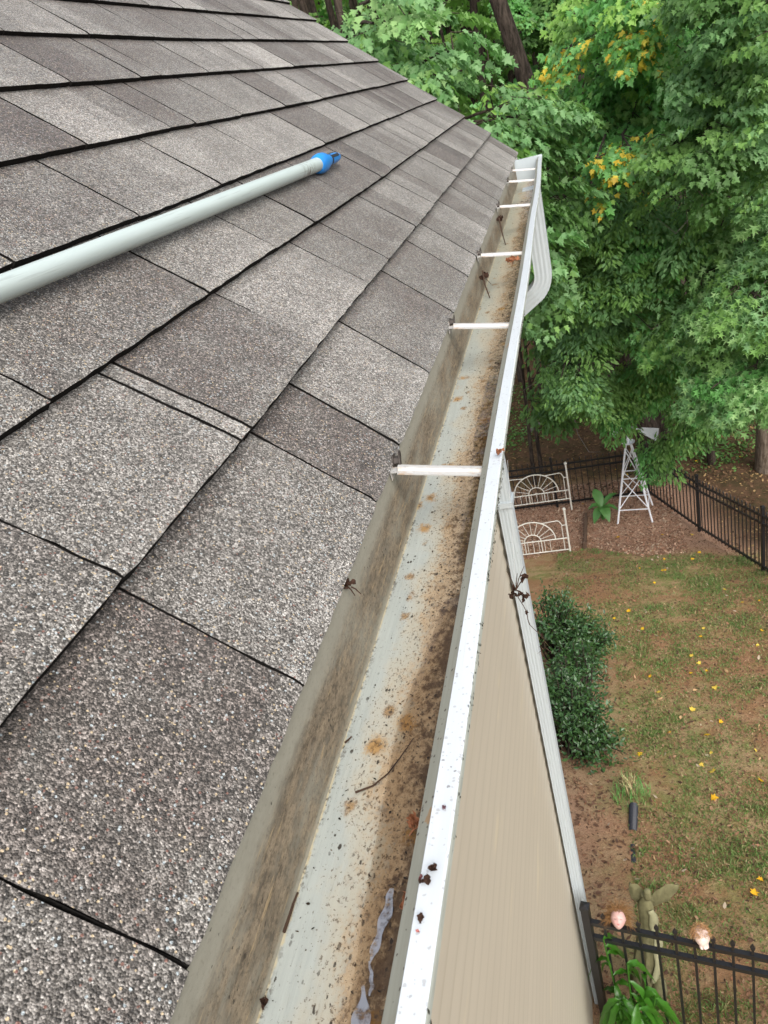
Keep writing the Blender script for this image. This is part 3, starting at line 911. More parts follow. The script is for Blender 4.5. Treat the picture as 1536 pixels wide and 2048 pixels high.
def build_sky_glint():
    # extra-glossy patches added over the water, shaped as the sky's bright reflection
    t = NT('added_sky_glint'); p = t.pos()
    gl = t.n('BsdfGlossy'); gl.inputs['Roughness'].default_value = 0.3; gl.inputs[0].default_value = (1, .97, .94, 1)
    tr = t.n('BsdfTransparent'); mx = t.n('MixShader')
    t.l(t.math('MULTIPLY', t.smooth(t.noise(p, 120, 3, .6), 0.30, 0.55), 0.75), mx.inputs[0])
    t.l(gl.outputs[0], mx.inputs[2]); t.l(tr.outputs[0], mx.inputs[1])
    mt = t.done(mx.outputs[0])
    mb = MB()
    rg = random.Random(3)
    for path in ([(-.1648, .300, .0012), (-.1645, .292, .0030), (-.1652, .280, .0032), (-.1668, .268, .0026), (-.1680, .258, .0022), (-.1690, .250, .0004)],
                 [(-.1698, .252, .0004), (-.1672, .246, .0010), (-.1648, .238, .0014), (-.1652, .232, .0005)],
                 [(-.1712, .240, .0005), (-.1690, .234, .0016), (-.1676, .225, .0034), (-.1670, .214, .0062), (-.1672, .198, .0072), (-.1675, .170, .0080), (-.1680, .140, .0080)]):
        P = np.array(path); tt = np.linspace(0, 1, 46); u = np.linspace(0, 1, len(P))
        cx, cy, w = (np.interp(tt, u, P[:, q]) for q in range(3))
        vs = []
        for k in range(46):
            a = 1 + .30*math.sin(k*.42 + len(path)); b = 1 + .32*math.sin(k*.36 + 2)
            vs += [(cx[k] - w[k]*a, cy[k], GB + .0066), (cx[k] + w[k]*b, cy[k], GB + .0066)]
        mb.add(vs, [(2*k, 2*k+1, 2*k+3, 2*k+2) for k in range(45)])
    tag(mb.build('rain_water_and_glint', mt), kind='structure')  # added reflection patches, lying just above the real water surface
build_sky_glint()

# ------------------------------------------------------------------ extension pole lying on the roof
def build_pole():
    def rp(x_s, y, h): return E0 + SUP * x_s + Vector((0, y, 0)) + NRM * h
    r = .0136
    a = rp(.3850, 1.700, .0180); b = rp(.4186, .30, .0180)
    axis = (a - b).normalized()
    pole = empty('extension_pole', a, 'long grey extension pole with blue tip lying on the shingles', 'pole')
    q = axis.to_track_quat('X', 'Z')
    pole.rotation_euler = q.to_euler()
    L = (a - b).length + .9
    mb = MB(); mb.tube([(-L, 0, 0), (-L*.5, 0, .0), (-.02, 0, 0), (0.0, 0, 0)], [r*.80, r*.87, r*1.0, r*1.0], 28)
    mb.build('tube', M['pole'], pole, smooth=True)
    mb = MB()
    # blue threaded tip: collar with an oval grip flange, neck and domed nose
    n = 24; rings = [(-.012, 1.10, 1.10), (-.010, 1.22, 1.30), (.0, 1.25, 1.42), (.010, 1.16, 1.35), (.018, .98, 1.05), (.024, .80, .86), (.030, .74, .78),
                     (.046, .72, .76), (.056, .68, .70), (.063, .52, .55), (.066, .25, .27)]
    vs, fs = [], []
    for (x, ky, kz) in [(q[0]*2.2, q[1]*1.0, q[2]*1.04) for q in rings]:
        for k in range(n):
            an = 2*math.pi*k/n
            vs.append((x, r*ky*math.cos(an), r*kz*math.sin(an)))
    for i in range(len(rings)-1):
        for k in range(n): fs.append((i*n+k, i*n+(k+1) % n, (i+1)*n+(k+1) % n, (i+1)*n+k))
    fs += [tuple(reversed(range(n))), tuple(range((len(rings)-1)*n, len(rings)*n))]
    mb.add(vs, fs)
    tip = mb.build('tip', M['blue'], pole, smooth=True)
    mb = MB()
    for an in (1.2, 2.6, -1.0):
        c, s = math.cos(an), math.sin(an)
        mb.bar((.068, r*.71*c, r*.74*s), (.115, r*.69*c, r*.72*s), .006, .004, up=(0, c, s))
    mb.tube([(.060, 0, 0), (.068, 0, 0)], r*.83, 20)
    mb.build('slot', M['black_slot'], tip)
build_pole()

# ------------------------------------------------------------------ black picket fences
def picket_mb(h, w=.016):
    mb = MB()
    mb.box((-w/2, -w/2, .04), (w/2, w/2, h))
    # spear point
    s = w * .95
    mb.add([(-s,-w*.5,h),(s,-w*.5,h),(s,w*.5,h),(-s,w*.5,h),(0,0,h+.042)], [(0,1,4),(1,2,4),(2,3,4),(3,0,4),(3,2,1,0)])
    mb.box((-s*.8, -w*.62, h - .012), (s*.8, w*.62, h))
    return mb
def post_mb(h, w=.052):
    mb = MB()
    mb.box((-w/2, -w/2, -.15), (w/2, w/2, h))
    c = w * .56
    mb.box((-c, -c, h), (c, c, h + .022))
    mb.add([(-c,-c,h+.022),(c,-c,h+.022),(c,c,h+.022),(-c,c,h+.022),(0,0,h+.034)], [(0,1,4),(1,2,4),(2,3,4),(3,0,4)])
    return mb
def fence(label, pts, hpost, hpick, rails, spacing, posts, group=None, skip=()):
    """pts: polyline of ground points; posts: list of indices of pts that carry a post"""
    p0 = Vector((pts[0][0], pts[0][1], g1(*pts[0])))
    f = empty('picket_fence', p0, label, 'fence', group)
    proto_p = proto_k = None
    for i in posts:
        x, y = pts[i]
        if proto_p is None:
            proto_p = o = post_mb(hpost).build('post', M['iron'], f, bevel=.002)
        else:
            o = proto_p.copy(); link(o, f)
        o.location = Vector((x, y, g1(x, y))) - p0
        dd = Vector(pts[min(i+1, len(pts)-1)]) - Vector(pts[max(i-1, 0)])
        o.rotation_euler = (0, 0, math.atan2(dd.y, dd.x))
    k = 0
    for i in range(len(pts)-1):
        a = Vector((pts[i][0], pts[i][1], g1(*pts[i]))) - p0
        b = Vector((pts[i+1][0], pts[i+1][1], g1(*pts[i+1]))) - p0
        for rz in rails:
            mb = MB(); mb.bar(a + Vector((0, 0, rz)), b + Vector((0, 0, rz)), .030, .036)
            mb.build('rail', M['iron'], f)
        L = (b - a).xy.length; n = max(2, round(L / spacing)); an = math.atan2((b-a).y, (b-a).x)
        for j in range(1, n):
            k += 1
            t = j / n
            if proto_k is None:
                proto_k = o = picket_mb(hpick).build('picket', M['iron'], f)
            else:
                o = proto_k.copy(); link(o, f)
            o.location = a.lerp(b, t); o.rotation_euler = (0, 0, an)
    return f

NF0, NF1 = (-.462, 3.187), (2.35, 2.66)
fence('black picket fence joining the house wall, with doll heads stuck on it', [NF0, NF1], 1.36, 1.30, (1.215, 1.055, .12), .1085, [0, 1])
CORNER = (.80, 15.75)
fence('black picket fence running behind the white headboard', [(-3.5, 15.62), (-1.2, 15.69), CORNER], 1.24, 1.16, (1.07, .92, .10), .128, [0, 1])
fence('black picket fence descending along the right side of the lawn', [CORNER, (1.61, 14.05), (2.33, 11.8), (3.02, 9.4), (3.7, 7.0)],
      1.27, 1.19, (1.10, .95, .10), .128, [0, 1, 2, 3, 4])

# ------------------------------------------------------------------ doll heads on the near fence
def rail_point(t, h):
    x = NF0[0] + (NF1[0]-NF0[0]) * t; y = NF0[1] + (NF1[1]-NF0[1]) * t
    return Vector((x, y, g1(x, y) + h))
def mat_doll():
    t = NT('doll_vinyl'); at = t.n('Attribute', attribute_name='Col')
    return t.done(t.bsdf(at.outputs['Color'], 0.42, 0.4, 0, None))
M['doll'] = mat_doll()
def head_surface(face=True):
    """doll head about .12 m tall, face towards -Y, up +Z"""
    NU, NVv = 56, 44
    V, C = [], []
    skin = np.array((.50, .315, .285)); pale = np.array((.55, .43, .38))
    base = skin if face else pale
    for i in range(NVv+1):
        ph = math.pi * i / NVv                        # 0 top .. pi bottom
        for j in range(NU):
            th = 2*math.pi*j/NU
            x, y, z = math.sin(ph)*math.sin(th), -math.sin(ph)*math.cos(th), math.cos(ph)
            taper = 1.0 if z > -.1 else 1.0 - .34*((-z-.1)/.9)**1.4
            X, Y, Z = x*.046*taper, y*.052, z*.062
            c = base.copy()
            if Y < 0: 
                Y *= .94
                def g(cx, cz, sx, sz): return math.exp(-((X-cx)/sx)**2 - ((Z-cz)/sz)**2)
                nose = g(0, -.008, .0058, .0105); Y -= .0085*nose
                Y -= .0045*(g(.021, -.016, .013, .012) + g(-.021, -.016, .013, .012))     # cheeks
                Y += .0050*(g(.0185, .006, .010, .0062) + g(-.0185, .006, .010, .0062))   # sockets
                Y -= .0026*(g(.0185, .004, .0075, .0045) + g(-.0185, .004, .0075, .0045)) # closed lids
                Y -= .0042*(g(0, -.0265, .0085, .0030) + g(0, -.0315, .0070, .0030))      # lips
                Y += .0022*g(0, -.029, .009, .0012)
                Y -= .0055*g(0, -.046, .011, .008)                                        # chin
                Y -= .0020*(g(.018, .0165, .012, .0035) + g(-.018, .0165, .012, .0035))   # brows
                if face:
                    lip = min(1, g(0, -.0265, .0085, .0030) + g(0, -.0315, .0065, .0028))
                    c = c*(1-lip) + np.array((.36, .105, .11))*lip
                    ck = .55*(g(.023, -.016, .012, .011) + g(-.023, -.016, .012, .011)); c = c*(1-ck) + np.array((.55, .24, .225))*ck
                    for sx in (-1, 1):
                        lash = math.exp(-((X-sx*.0185)/.0095)**4) * math.exp(-((Z-(.0005+.0020*((X-sx*.0185)/.009)**2))/.0013)**2)
                        c = c*(1-lash) + np.array((.10, .05, .035))*lash
                        brow = .6*math.exp(-((X-sx*.018)/.0105)**4) * math.exp(-((Z-(.0165-.0025*((X-sx*.018)/.0105)**2))/.0013)**2)
                        c = c*(1-brow) + np.array((.22, .11, .06))*brow
            V.append((X, Y, Z)); C.append(c)
    F = [(i*NU+j, i*NU+(j+1) % NU, (i+1)*NU+(j+1) % NU, (i+1)*NU+j) for i in range(NVv) for j in range(NU)]
    return np.array(V), np.array(F), np.array(C)
def ear_mb(sx):
    mb = MB()
    pts = [(sx*.0455, .002 + .0075*math.sin(a), -.004 + .0125*math.cos(a)) for a in np.linspace(-.5, 3.6, 10)]
    mb.tube(pts, [.0018, .003, .0034, .0034, .0032, .003, .003, .0034, .003, .0018], 8)
    mb.lathe([(.001, -.008), (.006, -.004), (.0065, .004), (.001, .008)], (sx*.0445, .001, -.004), 8)
    return mb
def mat_hair(name, a, b):
    t = NT(name); p = t.pos()
    return t.done(t.bsdf(t.mix(t.noise(p, 160, 3, .6), a, b), .55, .3))
M['hair_brown'] = mat_hair('brown_doll_hair', (.10, .045, .015), (.30, .16, .06))
M['hair_blond'] = mat_hair('blond_doll_hair', (.34, .17, .07), (.58, .36, .18))
def hair(mb, rng, n, rmin, rmax, length, fringe, rad):
    for _ in range(n):
        th = rng.uniform(0, 2*math.pi); z = rng.uniform(fringe, 1.0)
        s = math.sqrt(max(0, 1 - z*z)); d = Vector((s*math.sin(th), -s*math.cos(th), z))
        if d.y < -.35 and d.z < .62: continue
        p = Vector((d.x*.047, d.y*.052, d.z*.063))
        pts = [p]; v = (d + Vector((rng.uniform(-.6, .6), rng.uniform(-.2, .8), rng.uniform(-.3, .5)))).normalized()
        L = length * rng.uniform(.6, 1.3); ns = 5
        for k in range(ns):
            v = (v + Vector((rng.uniform(-.45, .45), rng.uniform(-.25, .45), rng.uniform(-.55, .12)))).normalized()
            p = p + v * L / ns
            q = Vector((p.x/.050, p.y/.055, p.z/.066))
            if q.length < 1: p = Vector((q.x*.050, q.y*.055, q.z*.066)) / max(q.length, .2)
            pts.append(p)
        mb.tube(pts, [rad, rad, rad*.9, rad*.75, rad*.5, rad*.25], 4, cap=False)
def doll(t, h, label, face, fwd_dir, up_hint, seed):
    rng = random.Random(seed)
    p = rail_point(t, h)
    d = empty('doll_head', p, label, 'doll head')
    f = Vector(fwd_dir).normalized(); u = Vector(up_hint); u = (u - f*u.dot(f)).normalized()
    r = u.cross(f).normalized()              # local x with -Y forward
    mx = Matrix((-r if False else (u.cross(-f)) * -1, -f, u)).transposed()
    X = (-f).cross(u).normalized()
    mx = Matrix((X, -f, u)).transposed()
    d.rotation_euler = mx.to_euler()
    V, F, C = head_surface(face)
    mesh_np('face' if face else 'scalp', V, F, M['doll'], d, C, smooth=True)
    if face:
        for sx in (-1, 1):
            o = ear_mb(sx).build('ear', simple('doll_ear_vinyl', (.48, .29, .265), .42, .05), d, smooth=True)
    mb = MB()
    if face:
        hair(mb, rng, 620, 0, 0, .085, -.35, .0011)
        mb.build('hair', M['hair_brown'], d, fix=False)
    else:
        hair(mb, rng, 420, 0, 0, .030, .05, .0011)
        mb.build('hair', M['hair_blond'], d, fix=False)
        mb = MB()
        pts = []
        for k in range(18):
            a = 2*math.pi*k/18; rr = .024 + .004*math.sin(k*2.7)
            pts.append((rr*math.cos(a), .004 + rr*math.sin(a)))
        zt = -.052
        vs = [(x*1.05, y*1.05, zt + .012) for x, y in pts] + [(x, y, zt - .010 - .006*abs(math.sin(i*1.9))) for i, (x, y) in enumerate(pts)]
        mb.add(vs, [(i, (i+1) % 18, 18 + (i+1) % 18, 18 + i) for i in range(18)])
        mb.build('neck_rim', simple('torn_neck_vinyl', (.50, .39, .345), .5, .15, 80), d, fix=False)
doll(.0725, 1.315, 'doll head with messy brown hair and closed eyes, face up on the black fence', True, (.02, -.62, .78), (.05, .6, .75), 3)
doll(.247, 1.305, 'pale doll head with thin blond hair and torn neck, right of the brown haired one', False, (.25, .55, -.55), (-.15, .65, .75), 5)

# ------------------------------------------------------------------ draped statue behind the fence
def build_statue():
    x, y = -.165, 3.50
    s = empty('garden_statue', (x, y, g1(x, y)), 'mossy olive draped statue with raised wings standing behind the black fence', 'statue')
    s.scale = (.60, .60, 1.0); s.rotation_euler = (0, math.radians(4), 0)
    n = 48
    prof = [(.0, .17), (.03, .19), (.15, .175), (.30, .155), (.45, .140), (.60, .118), (.72, .095), (.82, .082), (.90, .086), (.98, .090), (1.05, .078), (1.09, .045), (1.11, .040), (1.13, .045)]
    vs, fs = [], []
    for i, (z, r) in enumerate(prof):
        for k in range(n):
            a = 2*math.pi*k/n
            fold = 1 + (.12*math.sin(a*7 + z*2.2) + .07*math.sin(a*13 - z*4)) * min(1, max(0, (1.0 - z)/.5)) * (1 if z < 1 else 0)
            vs.append((r*fold*math.cos(a)*1.0 + .03*math.sin(z*2.6), r*fold*math.sin(a)*.75, z))
    for i in range(len(prof)-1):
        for k in range(n): fs.append((i*n+k, i*n+(k+1) % n, (i+1)*n+(k+1) % n, (i+1)*n+k))
    fs.append(tuple(range((len(prof)-1)*n, len(prof)*n)))
    mb = MB(); mb.add(vs, fs)
    mb.build('gown', M['statue'], s, smooth=True)
    mb = MB()
    mb.lathe([(.018, -.060), (.036, -.045), (.043, -.012), (.044, .015), (.036, .040), (.016, .052)], (.03, -.03, 1.165), 18)
    mb.build('head', M['statue'], s, smooth=True)
    for sx, L, an in ((-1, .22, .80), (1, .36, 1.08)):
        mb = MB()
        vs, fs = [], []
        m_ = 14
        for i in range(m_):
            t = i/(m_-1)
            w = (.030 + .050*math.sin(math.pi*min(1, t*1.02))**.8) * (1 if t < .85 else (1 - (t-.85)/.15*.55))
            cx = sx*(.03 + L*t*math.sin(an) ) + .03; cz = 1.0 + L*t*math.cos(an)*1.15; cy = .045 + .03*t
            for (u, v) in ((-1, 0), (-.5, -.016), (0, -.021), (.5, -.016), (1, 0), (.5, .016), (0, .02), (-.5, .016)):
                rp = .008*math.sin(t*15 + u*3)
                vs.append((cx + sx*u*w*math.cos(an), cy + v + rp, cz - u*w*math.sin(an)))
        for i in range(m_-1):
            for k in range(8): fs.append((i*8+k, i*8+(k+1) % 8, (i+1)*8+(k+1) % 8, (i+1)*8+k))
        fs += [tuple(reversed(range(8))), tuple(range((m_-1)*8, m_*8))]
        mb.add(vs, fs); mb.build('wing', M['statue'], s, smooth=True)
    # pale sash falling from the breast to the hem, and a rounded foot lobe
    mb = MB(); vs, fs = [], []
    for i in range(26):
        t = i/25; z = 1.02 - .80*t
        r = float(np.interp(z, [q[0] for q in prof], [q[1] for q in prof]))
        cx = .06 + .085*math.sin(t*2.6) + .012*math.sin(t*17) ; w = .030 + .024*math.sin(t*9)**2
        for u in (-1, 0, 1):
            xx = cx + u*w; yy = -.75*math.sqrt(max(.0004, (r*1.15)**2 - min(abs(xx-.03*math.sin(z*2.6)), r*1.1)**2)) - .012 - (.008 if u == 0 else 0)
            vs.append((xx, yy, z))
    for i in range(25):
        for k in range(2): fs.append((i*3+k, i*3+k+1, (i+1)*3+k+1, (i+1)*3+k))
    mb.add(vs, fs); o = mb.build('sash', simple('lichen_pale_concrete', (.34, .33, .20), .85, .3, 12, .2), s, smooth=True)
    md = o.modifiers.new('t', 'SOLIDIFY'); md.thickness = .012
    mb = MB(); mb.lathe([(.02, 0), (.085, .02), (.095, .10), (.075, .20), (.03, .25)], (.16, -.10, 0), 20)
    mb.build('hem_lobe', M['statue'], s, smooth=True)
build_statue()

# ------------------------------------------------------------------ iron bedstead ends in the mulch bed
def bed_end(loc, label, H_, W, hub, ro, ri, rails, rot, lean):
    z0 = g1(*loc)
    b = empty('bed_end', (loc[0], loc[1], z0), label, 'bed frame', 'white iron bed ends standing in the mulch')
    b.rotation_euler = (lean, 0, rot)
    hw = W/2
    for sx in (-1, 1):
        mb = MB()
        mb.tube([(sx*hw, 0, -.1), (sx*hw, 0, H_ - .06)], .019, 12)
        mb.lathe([(.012, -.03), (.022, -.022), (.017, -.006), (.024, .004), (.033, .024), (.033, .042), (.020, .062), (.004, .066)], (sx*hw, 0, H_ - .06), 12)
        mb.build('post', M['bed'], b, smooth=True)
    for rz in rails:
        mb = MB(); mb.tube([(-hw, 0, rz), (hw, 0, rz)], .0125, 8); mb.build('rail', M['bed'], b, smooth=True)
    top = rails[0]
    mb = MB()
    mb.tube([(hub + ro*math.cos(a), 0, top + ro*math.sin(a)) for a in np.linspace(0, math.pi, 26)], .013, 8)
    mb.tube([(hub + ri*math.cos(a), 0, top + ri*math.sin(a)) for a in np.linspace(0, math.pi, 16)], .011, 8)
    mb.tube([(hub-ri, 0, top), (hub-ri, 0, rails[-1])], .010, 6); mb.tube([(hub+ri, 0, top), (hub+ri, 0, rails[-1])], .010, 6)
    for a in np.linspace(math.radians(16), math.radians(164), 9):
        mb.tube([(hub + ri*math.cos(a), 0, top + ri*math.sin(a)), (hub + ro*math.cos(a), 0, top + ro*math.sin(a))], .0058, 6)
    mb.build('sunburst', M['bed'], b, smooth=True)
    for sx in (-1, 1):
        mb = MB()
        h1 = top + ro*.66; h2 = top + ro*.92
        a0 = math.acos(.55)
        xs = ro*.45
        xm = (ro + hw) / 2
        pts = [(sx*hw, 0, h1), (sx*(xm + .045), 0, h1), (sx*(xm + .028), 0, h1 + .03), (sx*(xm - .01), 0, h2 - .02), (sx*(xm - .045), 0, h2), (sx*xs, 0, h2 - .02)]
        mb.tube(pts, .010, 8)
        mb.tube([(sx*(xm + .03), 0, h1), (sx*(xm + .03), 0, rails[-1])], .0085, 6)
        mb.build('scroll', M['bed'], b, smooth=True)
    mb = MB()
    for k in range(-4, 5):
        x = k * ro*.98/4
        if abs(k) in (1, 2, 3): mb.tube([(x, 0, rails[0]), (x, 0, rails[-1])], .006, 6)
    mb.tube([(0, 0, top), (0, 0, rails[-1])], .006, 6)
    mb.tube([(0, 0, top), (0, 0, top + .02)], .02, 8)
    mb.build('spindles', M['bed'], b, smooth=True)
    return b
bed_end((-1.60, 15.45), 'taller white iron bed headboard with sunburst, in front of the black fence', 1.21, 1.44, 0, .49, .17, (.52, .30), .05, 0)
bed_end((-1.655, 13.72), 'lower white iron bed footboard with sunburst, nearest the lawn', 1.05, 1.44, 0, .47, .17, (.34, .06), .05, 0)

# ------------------------------------------------------------------ garden windmill
def build_windmill():
    x, y = .45, 14.98
    z = g1(x, y)
    w = empty('garden_windmill', (x, y, z), 'white metal garden windmill tower with a tail vane, half hidden under leafy branches', 'windmill')
    w.rotation_euler = (0, 0, -.10)
    Ht = 1.72; b, t = .350, .045
    def leg(sx, sy, h):
        k = h/Ht; r = b + (t-b)*k
        return Vector((sx*r, sy*r, h))
    for sx, sy in ((-1,-1), (1,-1), (1,1), (-1,1)):
        mb = MB(); mb.bar(leg(sx, sy, -.08), leg(sx, sy, Ht), .026, .026); mb.build('leg', M['windmill'], w)
    order = ((-1,-1), (1,-1), (1,1), (-1,1))
    for h in (.30, .98):
        for k in range(4):
            mb = MB(); mb.bar(leg(*order[k], h), leg(*order[(k+1) % 4], h), .016, .016); mb.build('crossbar', M['windmill'], w)
    for k in range(4):
        for (ha, hb) in ((.32, .96), (.96, .32), (1.0, 1.58), (1.58, 1.0)):
            mb = MB(); mb.bar(leg(*order[k], ha), leg(*order[(k+1) % 4], hb), .015, .015); mb.build('brace', M['windmill'], w)
    mb = MB()
    mb.lathe([(.04, 0), (.125, .008), (.135, .026), (.126, .026), (.118, .012), (.04, .010)], (0, 0, Ht), 16)
    mb.build('platform', M['windmill'], w, smooth=True)
    mb = MB(); mb.tube([(0, 0, Ht), (0, 0, 2.10)], .022, 10); mb.build('mast', M['windmill'], w, smooth=True)
    # tail boom and vane, pointing to the right and towards the house
    d = Vector((.90, -.40, -.20)).normalized()
    c = Vector((0, 0, 2.10))
    mb = MB(); mb.bar(c - d*.16, c + d*.34, .024, .024); mb.build('tail_boom', M['windmill'], w)
    mb = MB()
    n = d.cross(Vector((0, 0, 1))).normalized(); up = n.cross(d).normalized() * -1
    up = Vector((.05, -.80, .60)).normalized().cross(d).normalized()
    if up.z < 0: up = -up
    a0, a1 = c + d*.30, c + d*.66
    q = [a0 - up*.055, a0 + up*.055, a1 + up*.13 - d*.03, a1 + up*.02, a1 + d*.02 - up*.13]
    nn = d.cross(up).normalized() * .003
    mb.add([p - nn for p in q] + [p + nn for p in q], [(0,1,2,3,4), (9,8,7,6,5)] + [(i, (i+1) % 5, (i+1) % 5 + 5, i + 5) for i in range(5)])
    mb.build('tail_vane', M['windmill'], w)
    hubc = c - d*.17
    e1 = n; e2 = d.cross(n).normalized()
    mb = MB(); mb.tube([hubc - d*.03, hubc + d*.03], .035, 12); wh = mb.build('wheel_hub', M['windmill'], w, smooth=True)
    for k in range(12):
        a = 2*math.pi*k/12
        r1 = e1*math.cos(a) + e2*math.sin(a); tg = -e1*math.sin(a) + e2*math.cos(a)
        tw = d*.020
        mb = MB()
        q = [hubc + r1*.05 - tg*.012, hubc + r1*.05 + tg*.012 + tw*.4, hubc + r1*.27 + tg*.052 + tw, hubc + r1*.27 - tg*.040 - tw]
        nn = d*.0015
        mb.add([p - nn for p in q] + [p + nn for p in q], [(0,1,2,3), (7,6,5,4)] + [(i, (i+1) % 4, (i+1) % 4 + 4, i + 4) for i in range(4)])
        mb.build('blade', M['windmill'], wh)
build_windmill()

# timber edging and half buried drain pipe
mb = MB()
mb.bar((0, -.62, .05), (0, .62, .05), .05, .14)
mb.box((-.035, -.66, -.15), (.035, -.60, .16))
ed = mb.build('timber_edging', M['timber'], bevel=.006)
ed.location = (-.60, 14.45, g1(-.60, 14.45) + .02); ed.rotation_euler = (0, 0, -.05)
tag(ed, 'dark weathered timber edging board at the end of the mulch bed', 'edging board')

def build_drain():
    y0, y1 = 4.95, 5.62
    p0 = Vector((-.175, y0, g1(-.175, y0)))
    d = empty('drain_pipe', p0, 'black corrugated drain pipe half buried in the lawn', 'pipe')
    path, rs = [], []
    n = 44
    for k in range(n+1):
        t = k/n; yy = .30 + (y1-y0-.30)*t
        zz = g1(-.16, y0+yy) - p0.z
        path.append((.015 + .03*t, yy, zz + .012 - .03*(1-t)**3)); rs.append(.045 if k % 2 else .038)
    mb = MB(); mb.tube(path, rs, 16, cap=False); mb.build('outlet', M['drain'], d, smooth=False)
    path, rs = [], []
    for k in range(20):
        t = k/19; yy = -.14 + .24*t
        zz = g1(-.17, y0+yy) - p0.z
        path.append((0, yy, zz - .025)); rs.append(.036 if k % 2 else .031)
    mb = MB(); mb.tube(path, rs, 16, cap=True); mb.build('buried_length', M['drain'], d, smooth=False)
build_drain()
def build_tuft():
    rng = random.Random(8)
    x, y = -.15, 5.80
    o = empty('grass_tuft', (x, y, g1(x, y)), 'tuft of straw coloured and green grass at the mouth of the black pipe', 'grass tuft')
    for nm, mt, n, spread, hh in (('straw', simple('dry_straw', (.50, .40, .21), .8, .3, 60), 90, .07, .16), ('blades', simple('fresh_grass', (.11, .26, .06), .6, .4, 60), 150, .20, .15)):
        mb = MB()
        for k in range(n):
            a = rng.uniform(0, 6.28); rr = spread*math.sqrt(rng.random()); h = hh*rng.uniform(.5, 1.2)
            bx, by = rr*math.cos(a), rr*1.3*math.sin(a) + (.06 if nm == 'straw' else 0); l = rng.uniform(0, 6.28); e = rng.uniform(.02, .10); w = rng.uniform(.003, .006)
            dx, dy = math.cos(l), math.sin(l)
            mb.add([(bx - dy*w, by + dx*w, 0), (bx + dy*w, by - dx*w, 0), (bx + dx*e*.4 + dy*w*.7, by + dy*e*.4 - dx*w*.7, h*.65), (bx + dx*e*.4 - dy*w*.7, by + dy*e*.4 + dx*w*.7, h*.65), (bx + dx*e, by + dy*e, h)],
                   [(0, 1, 2, 3), (3, 2, 4)])
        mb.build(nm, mt, o, fix=False)
build_tuft()

# ------------------------------------------------------------------ foliage
def leaf_template(kind):
    """unit leaf along +Y from 0 to 1, normal +Z, triangles"""
    if kind == 'maple':
        out = [(0, 0), (.22, .02), (.50, .10), (.30, .30), (.56, .55), (.24, .58), (0, 1.0), (-.24, .58), (-.56, .55), (-.30, .30), (-.50, .10), (-.22, .02)]
        c = (0, .34, -.05)
    elif kind == 'gum':                      # five narrow points
        out = [(0, 0), (.16, .06), (.62, -.02), (.24, .27), (.66, .62), (.15, .48), (0, 1.05), (-.15, .48), (-.66, .62), (-.24, .27), (-.62, -.02), (-.16, .06)]
        c = (0, .30, -.05)
    elif kind == 'oval':
        out = [(0, 0), (.20, .22), (.25, .50), (.13, .80), (0, 1.0), (-.13, .80), (-.25, .50), (-.20, .22)]
        c = (0, .5, -.07)
    elif kind == 'lance':
        out = [(0, 0), (.12, .25), (.145, .52), (.08, .82), (0, 1.0), (-.08, .82), (-.145, .52), (-.12, .25)]
        c = (0, .5, -.05)
    elif kind == 'clump':                    # coarse three-leaf clump for far woods
        out = [(0, 0), (.45, -.05), (.55, .45), (.15, .40), (.20, 1.0), (-.25, .9), (-.15, .42), (-.60, .50), (-.40, .0)]
        c = (0, .3, -.08)
    V = np.array([(x, y, .10*abs(x)*(1 if kind != 'clump' else .8) - .10*y*y) for x, y in out] + [c], float)
    k = len(out)
    F = np.array([(i, (i+1) % k, k) for i in range(k)])
    return V, F
LT = {k: leaf_template(k) for k in ('maple', 'gum', 'oval', 'lance', 'clump')}

def n_hash(name, n): return (sum(ord(c) for c in name) * 131 + n) % 99991
def leaves_mesh(name, pos, axis, nrm, size, col, kind, mat, parent=None, curl=None):
    """build all leaves as one mesh; pos/axis/nrm (n,3), size (n,), col (n,3)"""
    T, F = LT[kind]
    y = axis / np.linalg.norm(axis, axis=1, keepdims=True)
    z = nrm - y * (nrm*y).sum(1, keepdims=True)
    z /= np.maximum(np.linalg.norm(z, axis=1, keepdims=True), 1e-6)
    x = np.cross(y, z)
    TT = T[None, :, :] * size[:, None, None]
    wr = np.random.default_rng(n_hash(name, len(pos)))
    TT = TT * np.stack([wr.uniform(.62, 1.15, len(pos)), wr.uniform(.85, 1.15, len(pos)), wr.uniform(.2, 2.6, len(pos))], 1)[:, None, :]
    if curl is not None: TT = TT * np.array([1, 1, 0])[None, None, :] + (T[:, 2][None, :] * size[:, None] * curl[:, None])[..., None] * np.array([0, 0, 1])
    V = pos[:, None, :] + TT[..., 0:1]*x[:, None, :] + TT[..., 1:2]*y[:, None, :] + TT[..., 2:3]*z[:, None, :]
    n, k = len(pos), len(T)
    FF = (F[None, :, :] + (np.arange(n)*k)[:, None, None]).reshape(-1, 3)
    C = np.repeat(col[:, None, :], k, 1).reshape(-1, 3)
    return mesh_np(name, V.reshape(-1, 3), FF, mat, parent, C)

